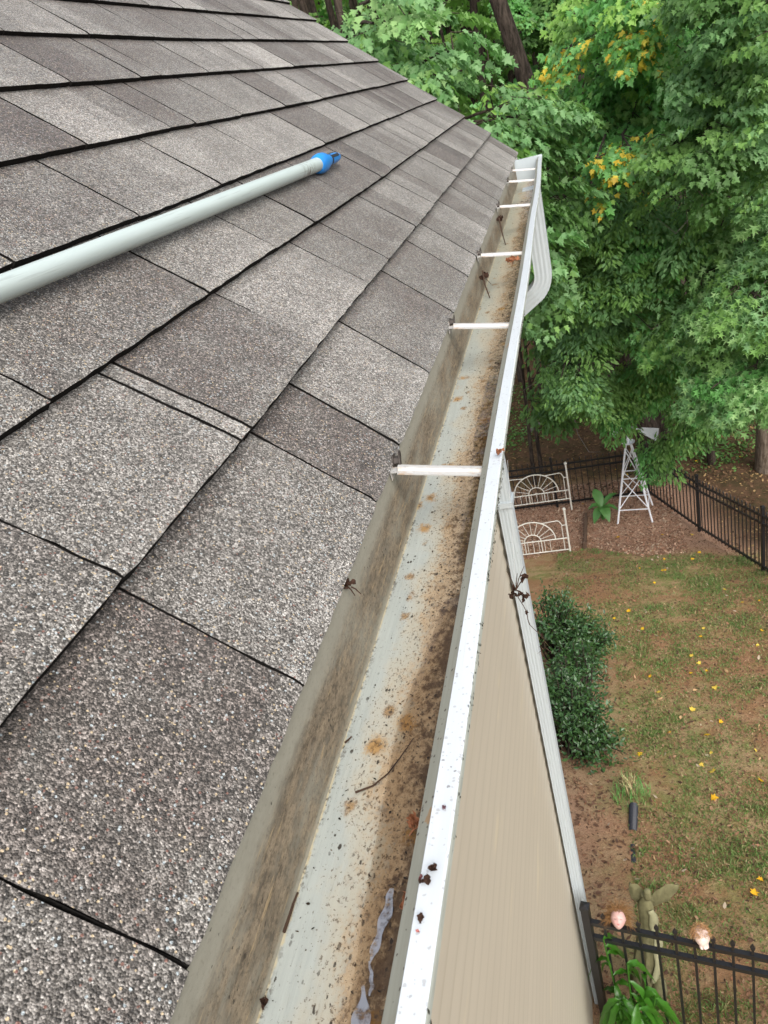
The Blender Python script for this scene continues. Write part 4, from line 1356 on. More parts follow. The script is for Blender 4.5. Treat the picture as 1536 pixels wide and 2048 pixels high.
PAL = {'deep':   [(0.078, 0.179, 0.038), (0.098, 0.215, 0.046), (0.109, 0.230, 0.059)],
       'mid':    [(0.147, 0.301, 0.059), (0.183, 0.352, 0.073), (0.200, 0.378, 0.092)],
       'blue':   [(0.129, 0.286, 0.094), (0.166, 0.338, 0.117), (0.204, 0.385, 0.146)],
       'bright': [(0.124, 0.355, 0.074), (0.157, 0.411, 0.099), (0.181, 0.445, 0.131)],
       'pale':   [(0.182, 0.367, 0.104), (0.236, 0.426, 0.134), (0.290, 0.480, 0.167)],
       'lime':   [(0.232, 0.450, 0.064), (0.281, 0.491, 0.090)],
       'yellow': [(.70, .52, .06), (.74, .58, .10), (.62, .42, .05)],
       'orange': [(.55, .26, .09), (.50, .28, .12)]}
PAL = {k: [tuple(.90*c + .10*sum(q)/3 for c in q) for q in v] if k not in ('yellow', 'orange') else v for k, v in PAL.items()}
def pick_col(rng, mixd, n):
    names = list(mixd); w = np.array([mixd[k] for k in names], float); w /= w.sum()
    idx = rng.choice(len(names), n, p=w)
    out = np.zeros((n, 3))
    for i, k in enumerate(names):
        q = np.where(idx == i)[0]
        if len(q): out[q] = np.array(PAL[k])[rng.integers(0, len(PAL[k]), len(q))]
    return out * rng.uniform(.82, 1.18, (n, 1))

def spray(rng, base, dirv, L, W, n, size, droop, mixd, hang=.35):
    """one leafy branch end: leaves along a drooping axis and its side twigs, in a rough layer"""
    d = np.array(dirv, float); d /= np.linalg.norm(d)
    side = np.cross(d, (0, 0, 1)); side /= max(np.linalg.norm(side), 1e-6)
    t = rng.uniform(.05, 1, n)**.85
    lat = rng.uniform(-1, 1, n) * W * (np.sin(np.pi*np.clip(t*.8+.15, 0, 1)))
    P = base + d*(t*L)[:, None] + side*lat[:, None]
    P[:, 2] += -droop*L*t**2 - np.abs(lat)*.22 + rng.normal(0, .035*L, n)
    ax = d*(.55 + .3*rng.random(n))[:, None] + side*(np.sign(lat)*rng.uniform(.2, 1.0, n))[:, None] + np.array([0, 0, -1.0])*(hang + .5*rng.random(n))[:, None]
    nr = np.array([0, 0, 1.0]) + rng.normal(0, .42, (n, 3)) + d*.25
    col = pick_col(rng, mixd, n)
    sz = size * rng.uniform(.65, 1.2, n)
    return P, ax, nr, sz, col

def curve_pts(a, b, sag, n=7, jit=0.0, rng=None):
    a, b = np.array(a, float), np.array(b, float)
    t = np.linspace(0, 1, n)[:, None]
    P = a + (b-a)*t
    P[:, 2] += sag * np.sin(np.pi*t[:, 0])
    if jit and rng is not None: P[1:-1] += rng.normal(0, jit, (n-2, 3))
    return P

def tree(name, label, cat, base, height, r, lean, crowns, kind, size, mat='leaf', bark='bark', seed=1, n_leaf=110, L=1.0, W=.45,
         droop=.35, group=None, away=None, limbs=7, hang=.35, trunk_pts=None):
    """crowns: list of (centre, radii, n_sprays, colour mix)"""
    rng = np.random.default_rng(seed)
    z0 = g1(*base)
    o = empty(name, (base[0], base[1], z0), label, cat, group)
    O = np.array([base[0], base[1], z0])
    n = 12
    T = np.array([(lean[0]*t + .10*r*math.sin(5*t+seed), lean[1]*t + .1*r*math.cos(4*t+seed), height*t - (.3 if t == 0 else 0)) for t in np.linspace(0, 1, n)])
    rr = [r*(1.35 if i == 0 else 1.08 if i == 1 else 1 - .75*(i/(n-1))) for i in range(n)]
    mb = MB(); mb.tube([tuple(p) for p in T], rr, 14)
    P_, A_, N_, S_, C_ = [], [], [], [], []
    for (c, rad, ns, mixd) in crowns:
        c = np.array(c) - O; rad = np.array(rad)
        # limbs
        nodes = []
        for k in range(max(2, min(limbs, ns // 6 + 1))):
            q = c + rad * rng.uniform(-.75, .75, 3)
            hz = np.clip(q[2] - .25*np.linalg.norm(q[:2]), .15*height, .96*height)
            ti = np.clip(hz/height, 0, 1)
            a = np.array([np.interp(ti, np.linspace(0, 1, n), T[:, i]) for i in range(3)])
            cv = curve_pts(a, q, .12*np.linalg.norm(q-a), 7, .05, rng)
            mb.tube([tuple(p) for p in cv], list(np.linspace(max(.012, r*.30), .010, 7)), 6, cap=False)
            nodes.append(cv[2:])
        nodes = np.concatenate(nodes)
        for k in range(ns):
            u = rng.normal(0, 1, 3); u /= np.linalg.norm(u); u *= rng.random()**.42
            u[2] = np.round(u[2]*3.2)/3.2 + rng.normal(0, .05)      # leafy layers with gaps between them
            p = c + rad*u
            tr = np.array([np.interp(np.clip(p[2]/height, 0, 1), np.linspace(0, 1, n), T[:, i]) for i in range(2)])
            out = p[:2] - tr; out /= max(np.linalg.norm(out), .3)
            if away is not None: out = out*.6 + np.array(away)
            an = rng.normal(0, .6)
            out = np.array([out[0]*math.cos(an)-out[1]*math.sin(an), out[0]*math.sin(an)+out[1]*math.cos(an)])
            d = np.array([out[0], out[1], rng.uniform(-.25, .15)])
            ln = L*rng.uniform(.7, 1.25)
            p0 = p - d/np.linalg.norm(d)*ln*.5
            m_ = {}
            # neighbouring leaves share a tint
            if rng.random() < .75:
                ks = list(mixd); w = np.array([mixd[q] for q in ks], float); kk = ks[rng.choice(len(ks), p=w/w.sum())]
                m_ = {kk: 1.0}
                if kk == 'gold': m_ = {'yellow': .26, 'bright': .62, 'lime': .12}
                elif kk in ('yellow', 'orange'): m_ = {kk: .30, 'bright': .4, 'lime': .3}
            else: m_ = {q: v for q, v in mixd.items() if q not in ('yellow', 'orange', 'gold')} or {'yellow': .2, 'bright': .5, 'lime': .3}
            a_, b_, c_, s_, q_ = spray(rng, p0, d, ln, W*rng.uniform(.7, 1.3), int(n_leaf*rng.uniform(.7, 1.3)), size, droop*rng.uniform(.5, 1.4), m_, hang)
            P_.append(a_); A_.append(b_); N_.append(c_); S_.append(s_); C_.append(q_)
            nd = nodes[np.argmin(((nodes - p0)**2).sum(1))]
            dn = d/np.linalg.norm(d)
            e1 = p0 + dn*ln*.5; e1[2] -= droop*ln*.12
            mb.tube([tuple(nd), tuple((nd+p0)/2 + rng.normal(0, .03, 3)), tuple(p0), tuple(e1)], [.010, .008, .006, .003], 4, cap=False)
    mb.build('trunk', M[bark], o, smooth=True, fix=False)
    leaves_mesh('crown', np.concatenate(P_), np.concatenate(A_), np.concatenate(N_), np.concatenate(S_), np.concatenate(C_), kind, M[mat], o)
    return o

# --- trees one can tell apart, nearest first
tree('broadleaf_tree', 'bluish green broadleaf tree with large leaves just beyond the roof edge', 'tree', (-2.9, 10.6), 11, .13, (.5, .2),
     [((-1.75, 10.0, 6.55), (.95, 1.3, .95), 46, {'blue': 5, 'mid': 2, 'pale': 1.6, 'yellow': .10}),
      ((-1.15, 9.6, 5.25), (.75, 1.1, .75), 30, {'blue': 4, 'deep': 2, 'mid': 2, 'lime': .5}),
      ((-.85, 9.9, 4.2), (.65, 1.0, .8), 26, {'blue': 4, 'deep': 3, 'mid': 1}),
      ((-.36, 10.9, 5.55), (.42, .7, .42), 16, {'blue': 4, 'deep': 2, 'mid': 2}),
      ((-.30, 10.9, 4.65), (.40, .7, .45), 14, {'blue': 3, 'deep': 3, 'mid': 2}),
      ((-2.6, 10.8, 9.0), (1.8, 1.8, 1.6), 26, {'blue': 4, 'mid': 2})], 'maple', 0.101, seed=21, n_leaf=92, L=.8, W=.34, droop=.45, hang=.55)
tree('sapling', 'young pale green sapling catching the light below the big dark trunk', 'sapling', (-1.75, 16.9), 9.5, .045, (.5, -.4),
     [((-1.05, 15.0, 4.55), (.66, .7, .62), 16, {'pale': 3, 'lime': 2.4, 'bright': 1}),
      ((-1.2, 15.1, 5.55), (.55, .6, .5), 10, {'lime': 2, 'pale': 2, 'bright': 1})], 'oval', .16, seed=5, n_leaf=34, L=.6, W=.30, droop=.4, limbs=4)
tree('maple_tree', 'bright green maple with yellow leaf clusters overhanging the back of the yard', 'tree', (1.3, 17.8), 14, .17, (-.3, -.8),
     [((1.073, 13.334, 6.369), (1.040, 1.469, 0.847), 58, {'bright': 6, 'mid': 2, 'lime': 1.0, 'yellow': 1.5}),
      ((1.017, 13.560, 5.239), (1.130, 1.356, 0.520), 40, {'bright': 6, 'pale': 1, 'mid': 2, 'yellow': .5}),
      ((0.847, 14.577, 7.895), (1.356, 1.469, 0.565), 20, {'bright': 5, 'lime': 1, 'yellow': .5}),
      ((0.621, 13.899, 3.940), (0.814, 1.017, 0.339), 22, {'bright': 4, 'mid': 2, 'yellow': 2.0, 'lime': .8}),
      ((0.814, 11.808, 6.030), (0.339, 0.282, 0.226), 5, {'gold': 1}), ((.56, 11.25, 4.90), (.42, .25, .10), 7, {'gold': 1}), ((0.056, 12.317, 6.144), (0.136, 0.226, 0.226), 2, {'gold': 1}),
      ((1.130, 11.752, 6.539), (0.339, 0.226, 0.226), 3, {'gold': 1, 'lime': 1})],
     'maple', 0.100, seed=8, n_leaf=102, L=.85, W=.36, droop=.35, away=(-.2, -.7), hang=.5, limbs=6)
tree('shade_maple', 'dark green maple filling the upper right corner above the fence', 'tree', (3.4, 13.2), 12, .16, (-.2, -.1),
     [((2.05, 10.6, 6.1), (.85, 1.1, 1.1), 72, {'mid': 4, 'blue': 3, 'deep': 2, 'orange': .06}),
      ((1.75, 10.9, 4.9), (.95, 1.2, .75), 60, {'mid': 3, 'blue': 4, 'deep': 2, 'orange': .08}),
      ((2.9, 12.0, 8.6), (1.5, 1.5, 1.2), 22, {'mid': 3, 'blue': 2})], 'maple', 0.077, seed=33, n_leaf=161, L=.75, W=.34, droop=.4, hang=.5)
tree('sweetgum_tree', 'pale green sweetgum drooping over the right fence in front of the windmill', 'tree', (3.05, 12.9), 9.5, .12, (-.2, -.1),
     [((2.05, 10.9, 2.75), (.75, 1.0, .50), 52, {'pale': 4, 'blue': 4, 'mid': 2}),
      ((1.85, 10.8, 1.75), (.65, .9, .38), 36, {'pale': 3.5, 'bright': 1.5, 'blue': 3}),
      ((1.35, 11.6, 2.45), (.70, .8, .35), 30, {'bright': 2, 'blue': 3, 'mid': 2}),
      ((2.2, 11.2, 3.7), (.7, .9, .5), 30, {'blue': 4, 'mid': 3, 'pale': 1.5})], 'gum', 0.100, seed=13, n_leaf=96, L=.75, W=.32, droop=.5, hang=.5, away=(-.5, -.3))
tree('hickory_tree', 'layered green hickory with drooping narrow leaflets behind the windmill', 'tree', (.3, 19.2), 12, .14, (.1, -.5),
     [((0.135, 12.420, 3.995), (0.855, 0.990, 0.378), 60, {'mid': 5, 'blue': 3, 'deep': 2, 'orange': .10}),
      ((0.315, 12.510, 3.095), (0.945, 0.990, 0.378), 60, {'mid': 5, 'blue': 3, 'deep': 2, 'orange': .12}),
      ((0.090, 12.960, 2.195), (0.765, 0.900, 0.324), 46, {'blue': 4, 'mid': 4, 'deep': 2, 'orange': .05}),
      ((-0.378, 12.240, 1.565), (0.378, 0.630, 0.378), 22, {'blue': 3, 'mid': 4, 'deep': 2}), ((-0.090, 13.140, 1.025), (0.360, 0.540, 0.234), 14, {'mid': 4, 'deep': 2}),
      ((1.125, 12.150, 3.590), (0.720, 0.900, 0.540), 50, {'mid': 5, 'blue': 3, 'bright': 1}),
      ((0.675, 14.220, 5.390), (1.260, 1.170, 0.630), 34, {'mid': 4, 'blue': 3, 'deep': 2})], 'oval', .088, seed=44, n_leaf=175, L=.80, W=.36, droop=.38, hang=.22, away=(0, -.7))
tree('dogwood_tree', 'light green small tree whose leafy boughs hang over the windmill top', 'tree', (2.3, 16.9), 6.2, .08, (-.6, -1.2),
     [((1.15, 13.6, 1.05), (.80, .65, .36), 58, {'bright': 3.4, 'mid': 4, 'lime': .5}),
      ((.62, 13.9, .62), (.60, .55, .28), 30, {'mid': 4, 'bright': 3, 'deep': 1}),
      ((1.62, 13.7, .0), (.45, .6, .34), 30, {'mid': 4, 'bright': 2, 'deep': 2}),
      ((.35, 14.2, .15), (.30, .35, .26), 14, {'bright': 3, 'mid': 2}),
      ((.20, 14.1, .02), (.26, .3, .20), 10, {'mid': 3, 'bright': 2}),
      ((1.05, 14.4, -1.0), (.38, .35, .45), 16, {'mid': 4, 'bright': 2, 'deep': 2}),
      ((1.5, 14.2, 1.9), (.75, .8, .30), 30, {'mid': 3, 'bright': 3})], 'oval', 0.092, seed=55, n_leaf=91, L=.6, W=.26, droop=.5, hang=.6, away=(-.4, -.5))
tree('beech_tree', 'dark green understorey tree right behind the downspout elbow', 'tree', (-1.6, 17.5), 9, .045, (.3, -.5),
     [((-.75, 14.3, 3.0), (.55, 1.0, .60), 34, {'blue': 4, 'deep': 3, 'mid': 2}),
      ((-.55, 14.6, 1.85), (.45, .9, .45), 18, {'deep': 3, 'blue': 2, 'mid': 2}),
      ((-.74, 13.5, .75), (.32, .5, .34), 14, {'mid': 3, 'deep': 3}), ((-.98, 14.8, 2.3), (.45, .7, .45), 22, {'blue': 3, 'mid': 3, 'deep': 2}), ((-.75, 15.2, 1.2), (.40, .6, .35), 14, {'deep': 3, 'mid': 2}),
      ((-.9, 14.0, 4.3), (.6, 1.0, .5), 26, {'blue': 3, 'mid': 3, 'lime': .3})], 'oval', .12, seed=66, n_leaf=70, L=.7, W=.32, droop=.45, hang=.5, limbs=4)
tree('oak_tree', 'middle distance green tree seen through the gap behind the yellowing maple', 'tree', (-.2, 22.5), 13, .17, (.2, 0),
     [((-.3, 20.5, 5.0), (1.7, 1.6, .9), 70, {'mid': 5, 'deep': 3, 'bright': 1}),
      ((1.4, 20.5, 3.6), (1.8, 1.5, .8), 70, {'mid': 5, 'deep': 3, 'blue': 2}),
      ((.6, 21.0, 7.2), (2.2, 1.6, .9), 60, {'mid': 4, 'deep': 3, 'bright': 2}),
      ((.4, 20.0, 1.6), (1.8, 1.3, .6), 50, {'deep': 4, 'mid': 3})], 'clump', .17, seed=77, n_leaf=90, L=1.1, W=.5, droop=.4)
tree('woodland_tree', 'tall tree on the right beyond the side fence with a bare grey lower trunk', 'tree', (3.33, 16.3), 15, .20, (.1, .2),
     [((3.6, 16.0, 5.4), (1.9, 1.8, 1.6), 80, {'mid': 4, 'deep': 3, 'blue': 2}),
      ((3.3, 15.6, 2.6), (1.2, 1.2, .6), 40, {'mid': 4, 'blue': 3, 'deep': 2})], 'clump', .15, seed=88, n_leaf=90, L=1.0, W=.45, droop=.4, bark='bark_light')
tree('pine_tree', 'big dark leaning pine trunk rising out of the frame beyond the roof corner', 'tree', (1.22, 16.7), 20, .235, (-4.4, -.2),
     [((-2.4, 16.4, 14.5), (2.6, 2.6, 1.6), 50, {'deep': 4, 'mid': 3})], 'clump', .20, seed=99, n_leaf=80, L=1.2, W=.5, droop=.3)
# slim dark trunks standing in the wood
rng = random.Random(4)
SLIM = [(-2.35, 24.0, .075, -.25, 'slim dark trunk left of the leaning pine, nearest the roof edge'), (-1.72, 22.0, .055, .3, 'thin curved trunk between the slim dark trunk and the leaning pine'),
        (-1.28, 25.5, .10, .1, 'straight black trunk just left of the leaning pine'), (.05, 25.0, .07, .0, 'slim dark trunk just right of the leaning pine'),
        (.75, 27.0, .12, -.2, 'thicker dark trunk behind the bright maple'), (1.6, 24.0, .08, .2, 'slim trunk behind the yellow leaf clusters'),
        (2.9, 26.5, .13, .1, 'dark trunk behind the upper right maple'), (-1.15, 20.6, .035, .15, 'dark trunk low in the shade behind the downspout elbow'),
        (-.62, 21.5, .05, -.2, 'thin black stem in the shaded gap right of the downspout elbow')]
for i, (x, y, r, ln, lab) in enumerate(SLIM):
    tree('woodland_tree', lab, 'tree', (x, y), 16, r, (ln*4, .3), [((x + ln*3, y, 11.5), (1.9, 1.9, 1.5), 22, {'deep': 3, 'mid': 3, 'bright': 1})],
         'clump', .24, seed=200+i, n_leaf=60, L=1.2, W=.55, droop=.3, limbs=4, group='slim trunks standing in the wood')

# --- the wood behind, which reads as one mass
def distant_woods():
    rng = np.random.default_rng(3)
    P_, A_, N_, S_, C_ = [], [], [], [], []
    mb = MB()
    for k in range(230):
        y = rng.uniform(27, 62); x = rng.uniform(-.42, .36) * y
        z = g1(x, y); r = rng.uniform(.06, .18)
        mb.tube([(x, y, z - .3), (x + rng.normal(0, .2), y, z + 7), (x + rng.normal(0, .5), y, z + 15)], [r*1.2, r*.9, r*.4], 7, cap=False)
        for j in range(9):
            h = rng.choice([rng.uniform(.8, 4), rng.uniform(4, 14)])
            p = np.array([x + rng.normal(0, 1.5), y + rng.normal(0, 1.2), z + h])
            an = rng.uniform(0, 6.28); d = (math.cos(an), math.sin(an), -.1)
            mixd = {rng.choice(['deep', 'mid', 'mid', 'bright', 'lime']): 1.0}
            a, b, c, s, q = spray(rng, p, d, 1.9, .9, 34, .36, .25, mixd)
            P_.append(a); A_.append(b); N_.append(c); S_.append(s); C_.append(q)
    o = leaves_mesh('distant_woods', np.concatenate(P_), np.concatenate(A_), np.concatenate(N_), np.concatenate(S_), np.concatenate(C_), 'clump', M['leaf'])
    tag(o, kind='stuff')
    t = mb.build('distant_trunks', M['bark'], None, fix=False); tag(t, kind='stuff')
distant_woods()

# undergrowth on the woodland floor
def undergrowth():
    rng = np.random.default_rng(12)
    n = 900
    y = rng.uniform(16.6, 25, n); x = rng.uniform(-.24, .30, n) * y
    keep = fbm(x, y, .6) > .47
    x, y = x[keep], y[keep]
    P_, A_, N_, S_, C_ = [], [], [], [], []
    for xx, yy in zip(x, y):
        m_ = 16; z = g1(xx, yy)
        P = np.array([xx, yy, z + .05]) + rng.normal(0, 1, (m_, 3))*np.array([.18, .18, .07])
        P[:, 2] = np.maximum(P[:, 2], z + .02)
        P_.append(P); A_.append(rng.normal(0, 1, (m_, 3))*np.array([1, 1, .3]) + np.array([0, 0, .25])); N_.append(rng.normal(0, .45, (m_, 3)) + np.array([0, 0, 1]))
        S_.append(rng.uniform(.06, .12, m_)); C_.append(pick_col(rng, {'mid': 3, 'deep': 3, 'bright': .6}, m_))
    o = leaves_mesh('undergrowth', np.concatenate(P_), np.concatenate(A_), np.concatenate(N_), np.concatenate(S_), np.concatenate(C_), 'oval', M['leaf'])
    tag(o, kind='stuff')
undergrowth()

# --- bare dead branches hanging in the shaded gap
def bare_branch(name, label, pts, r):
    mb = MB(); rng = np.random.default_rng(len(label))
    p0 = np.array(pts[0]); P = np.array(pts) - p0
    mb.tube([tuple(p) for p in P], list(np.linspace(r, r*.35, len(P))), 6)
    for k in range(6):
        i = rng.integers(1, len(P)); a = P[i]
        b = a + rng.normal(0, .28, 3) + np.array([0, 0, -.25]); c = b + rng.normal(0, .2, 3) + np.array([0, 0, -.2])
        mb.tube([tuple(a), tuple(b), tuple(c)], [r*.45, r*.3, r*.12], 5)
    o = mb.build(name, simple('grey_deadwood', (.13, .115, .10), .8, .3, 14), smooth=True, fix=False)
    o.location = p0
    tag(o, label, 'branch')
    return o
bare_branch('dead_branch', 'grey bare twiggy branch hanging in the dark gap left of the windmill', [(-1.1, 16.6, 1.0), (-.95, 16.3, .25), (-.62, 16.1, -.35), (-.55, 15.9, -1.1)], .022)
bare_branch('dead_branch', 'pale dead branch poking out of the foliage below the bright maple', [(1.12, 11.0, 4.55), (1.3, 10.9, 4.5), (1.55, 10.9, 4.15)], .016)
bare_branch('fallen_log', 'thin fallen trunk leaning across the dark woodland floor', [(-1.95, 19.5, -2.5), (-1.2, 19.4, -2.0), (-.4, 19.2, -1.45)], .05)

# --- holly shrubs beside the house corner
def shrub(label, base, blobs, seed, n):
    rng = np.random.default_rng(seed)
    z0 = g1(*base); o = empty('holly_shrub', (base[0], base[1], z0), label, 'shrub', 'holly shrubs beside the house corner')
    O = np.array([base[0], base[1], z0])
    mb = MB(); P_, A_, N_ = [], [], []
    for (c, rad, w) in blobs:
        c = np.array(c) - O; rad = np.array(rad)
        m_ = int(n*w*.85); cl = max(6, m_ // 17)
        for k in range(cl):
            u = rng.normal(0, 1, 3); u /= np.linalg.norm(u); u *= rng.uniform(.55, 1.32)
            q = c + rad*u; q[2] = max(q[2], .05)
            mb.tube([(rng.normal(0, .05), rng.normal(0, .05), -.05), tuple((q*.5 + rng.normal(0, .06, 3))), tuple(q)], [.022, .012, .005], 5, cap=False)
            dd = u/np.linalg.norm(u)
            mm = 17
            P = q + rng.normal(0, .055, (mm, 3)) + np.outer(rng.uniform(-.10, .06, mm), dd); P[:, 2] = np.maximum(P[:, 2], .02)
            P_.append(P); A_.append(rng.normal(0, .8, (mm, 3)) + dd*.6); N_.append(rng.normal(0, .5, (mm, 3)) + np.array([0, 0, .9]) + dd*.4)
    P, A, N = np.concatenate(P_), np.concatenate(A_), np.concatenate(N_)
    S = rng.uniform(.036, .070, len(P)); C = pick_col(rng, {'deep': 5, 'mid': 1.0, 'blue': 2.4}, len(P)) * np.array([.36, .42, .40])
    mb.build('stems', M['bark'], o, fix=False)
    leaves_mesh('foliage', P, A, N, S, C, 'oval', M['leaf_gloss'], o)
shrub('large dark green holly shrub with dense lower growth beside the white downspout', (-.78, 6.75),
      [((-.60, 6.60, -.30), (.28, .30, .30), .9), ((-.86, 6.90, -.20), (.24, .26, .22), .55), ((-.80, 7.2, -.55), (.20, .22, .2), .35), ((-.46, 6.50, -.66), (.24, .26, .18), .42), ((-.66, 7.6, -.40), (.22, .34, .20), .5)], 3, 2600)
shrub('smaller dark green holly shrub with open branches behind the large one', (-.95, 8.7),
      [((-.84, 8.45, -.45), (.36, .30, .24), .9), ((-.42, 8.35, -.66), (.26, .22, .18), .5), ((-1.0, 8.9, -.55), (.26, .3, .26), .4), ((-.52, 7.85, -.75), (.16, .2, .22), .25)], 4, 2200)

# --- glossy broad-leaved plant in front of the near fence, and the banana plant by the windmill
def blade_leaf(mb, base, az, L, w, rise, droop, mat=0):
    n = 9; vs, fs = [], []
    d = Vector((math.cos(az), math.sin(az), 0)); s = Vector((-math.sin(az), math.cos(az), 0))
    for i in range(n):
        t = i/(n-1)
        c = Vector(base) + d*(L*t) + Vector((0, 0, rise*t - droop*t*t))
        ww = w*math.sin(math.pi*min(1, (t*.96+.03)))**.85 * (1 - .25*t)
        for u in (-1, -.5, 0, .5, 1):
            vs.append(c + s*(u*ww) + Vector((0, 0, .30*abs(u)*ww + .01*math.sin(t*22)*abs(u))))
    for i in range(n-1):
        for k in range(4): fs.append((i*5+k, i*5+k+1, (i+1)*5+k+1, (i+1)*5+k))
    mb.add(vs, fs, mat)
def mat_plant(name, a, b, rough=.28):
    t = NT(name); p = t.pos(); nz = t.noise(p, 6, 3, .6)
    c = t.mix(nz, a, b)
    q = t.n('BsdfPrincipled'); t.l(c, q.inputs['Base Color']); q.inputs['Roughness'].default_value = rough
    tr = t.n('BsdfTranslucent'); t.l(t.mix(1.0, c, (1.3, 1.5, .5), 'MULTIPLY'), tr.inputs[0])
    mx = t.n('MixShader'); mx.inputs[0].default_value = .3; t.l(q.outputs[0], mx.inputs[1]); t.l(tr.outputs[0], mx.inputs[2])
    return t.done(mx.outputs[0])
M['plant'] = mat_plant('glossy_green_blades', (.030, .115, .010), (.065, .20, .022))
M['banana'] = mat_plant('banana_leaf', (.07, .20, .045), (.12, .28, .08), .45)
def build_plant():
    rng = random.Random(9)
    x, y = -.275, 2.99
    p = empty('broadleaf_plant', (x, y, g1(x, y)), 'glossy bright green plant with long drooping leaves against the black fence post', 'plant')
    for st in range(8):
        sx, sy = rng.uniform(-.14, .14), rng.uniform(-.10, .10); h = rng.uniform(.70, 1.10)
        top = (sx*1.5, sy*1.5, h)
        mb = MB(); mb.tube([(sx*.5, sy*.5, 0), (sx, sy, h*.5), top], [.010, .008, .005], 6); mb.build('stem', M['plant'], p, smooth=True)
        for k in range(13):
            a = rng.uniform(0, 6.28); hh = h*(1 - .06*k) if k else h
            f = hh/h
            mb = MB()
            blade_leaf(mb, (sx*1.5*f, sy*1.5*f, hh), a, rng.uniform(.15, .23), rng.uniform(.022, .033), rng.uniform(.0, .09), rng.uniform(.30, .52))
            mb.build('leaf', M['plant'], p, smooth=True, fix=False)
build_plant()
def build_banana():
    rng = random.Random(2)
    x, y = -.22, 14.95
    p = empty('banana_plant', (x, y, g1(x, y)), 'young banana plant with broad bright leaves left of the windmill', 'plant')
    mb = MB(); mb.tube([(0, 0, -.05), (0, 0, .3)], [.05, .03], 8); mb.build('stem', M['banana'], p, smooth=True)
    for (a, L, w, rise, dr) in ((2.0, .30, .13, .52, .20), (-1.2, .34, .13, .15, .35), (.5, .40, .09, .50, .30), (3.3, .30, .10, .3, .3), (-.4, .38, .08, .25, .3), (-2.3, .3, .13, -.02, .25)):
        mb = MB(); blade_leaf(mb, (0, 0, .28), a, L, w, rise, dr); mb.build('leaf', M['banana'], p, smooth=True, fix=False)
build_banana()

# ------------------------------------------------------------------ grass, litter and fallen leaves
def inside(x, y):
    return (y > 2.2) & (x < 2.33 + (11.8 - y)*.285 + .1) & (x > -1.4) & (y < 16)
def grass():
    rng = np.random.default_rng(17)
    n = 260000
    y = 2.3 + 12.5*rng.random(n)**1.25; x = rng.uniform(-1.2, 3.4, n)
    den = fbm(x, y, .9)*.40 + fbm(x+9, y, 3.6)*.60
    ok = inside(x, y) & (den > .36 + .26*rng.random(n)) & ~bed_mask(x, y) & (x < .215*y + .35) & ~((np.abs(x + .9) < .7) & (y < 9.0))
    x, y, den = x[ok], y[ok], den[ok]
    n = len(x); z = gz(x, y)
    h = rng.uniform(.012, .034, n) * (1 + .9*np.clip((den - .58)*6, 0, 1)); w = rng.uniform(.0022, .0042, n)*(1 + .12*y)
    a = rng.uniform(0, 6.28, n); la = rng.uniform(0, 6.28, n); ln = rng.uniform(.3, 1.3, n)*h
    P = np.stack([x, y, z - .004], 1); s = np.stack([np.cos(a)*w, np.sin(a)*w, 0*a], 1)
    mid = P + np.stack([np.cos(la)*ln*.4, np.sin(la)*ln*.4, h*.65], 1); tip = P + np.stack([np.cos(la)*ln, np.sin(la)*ln, h], 1)
    V = np.stack([P - s, P + s, mid + s*.7, mid - s*.7, tip], 1).reshape(-1, 3)
    b = (np.arange(n)*5)[:, None]
    F = np.concatenate([b + np.array([0, 1, 2]), b + np.array([0, 2, 3]), b + np.array([3, 2, 4])])
    pal = np.array([(.130, .215, .055), (.17, .25, .075), (.115, .185, .055), (.29, .265, .12), (.40, .32, .17)])
    k = rng.choice(5, n, p=[.30, .26, .16, .16, .12])
    C = np.repeat(pal[k]*rng.uniform(.75, 1.2, (n, 1)), 5, 0)
    tag(mesh_np('grass', V, F, M['grass'], colors=C), kind='stuff')
grass()

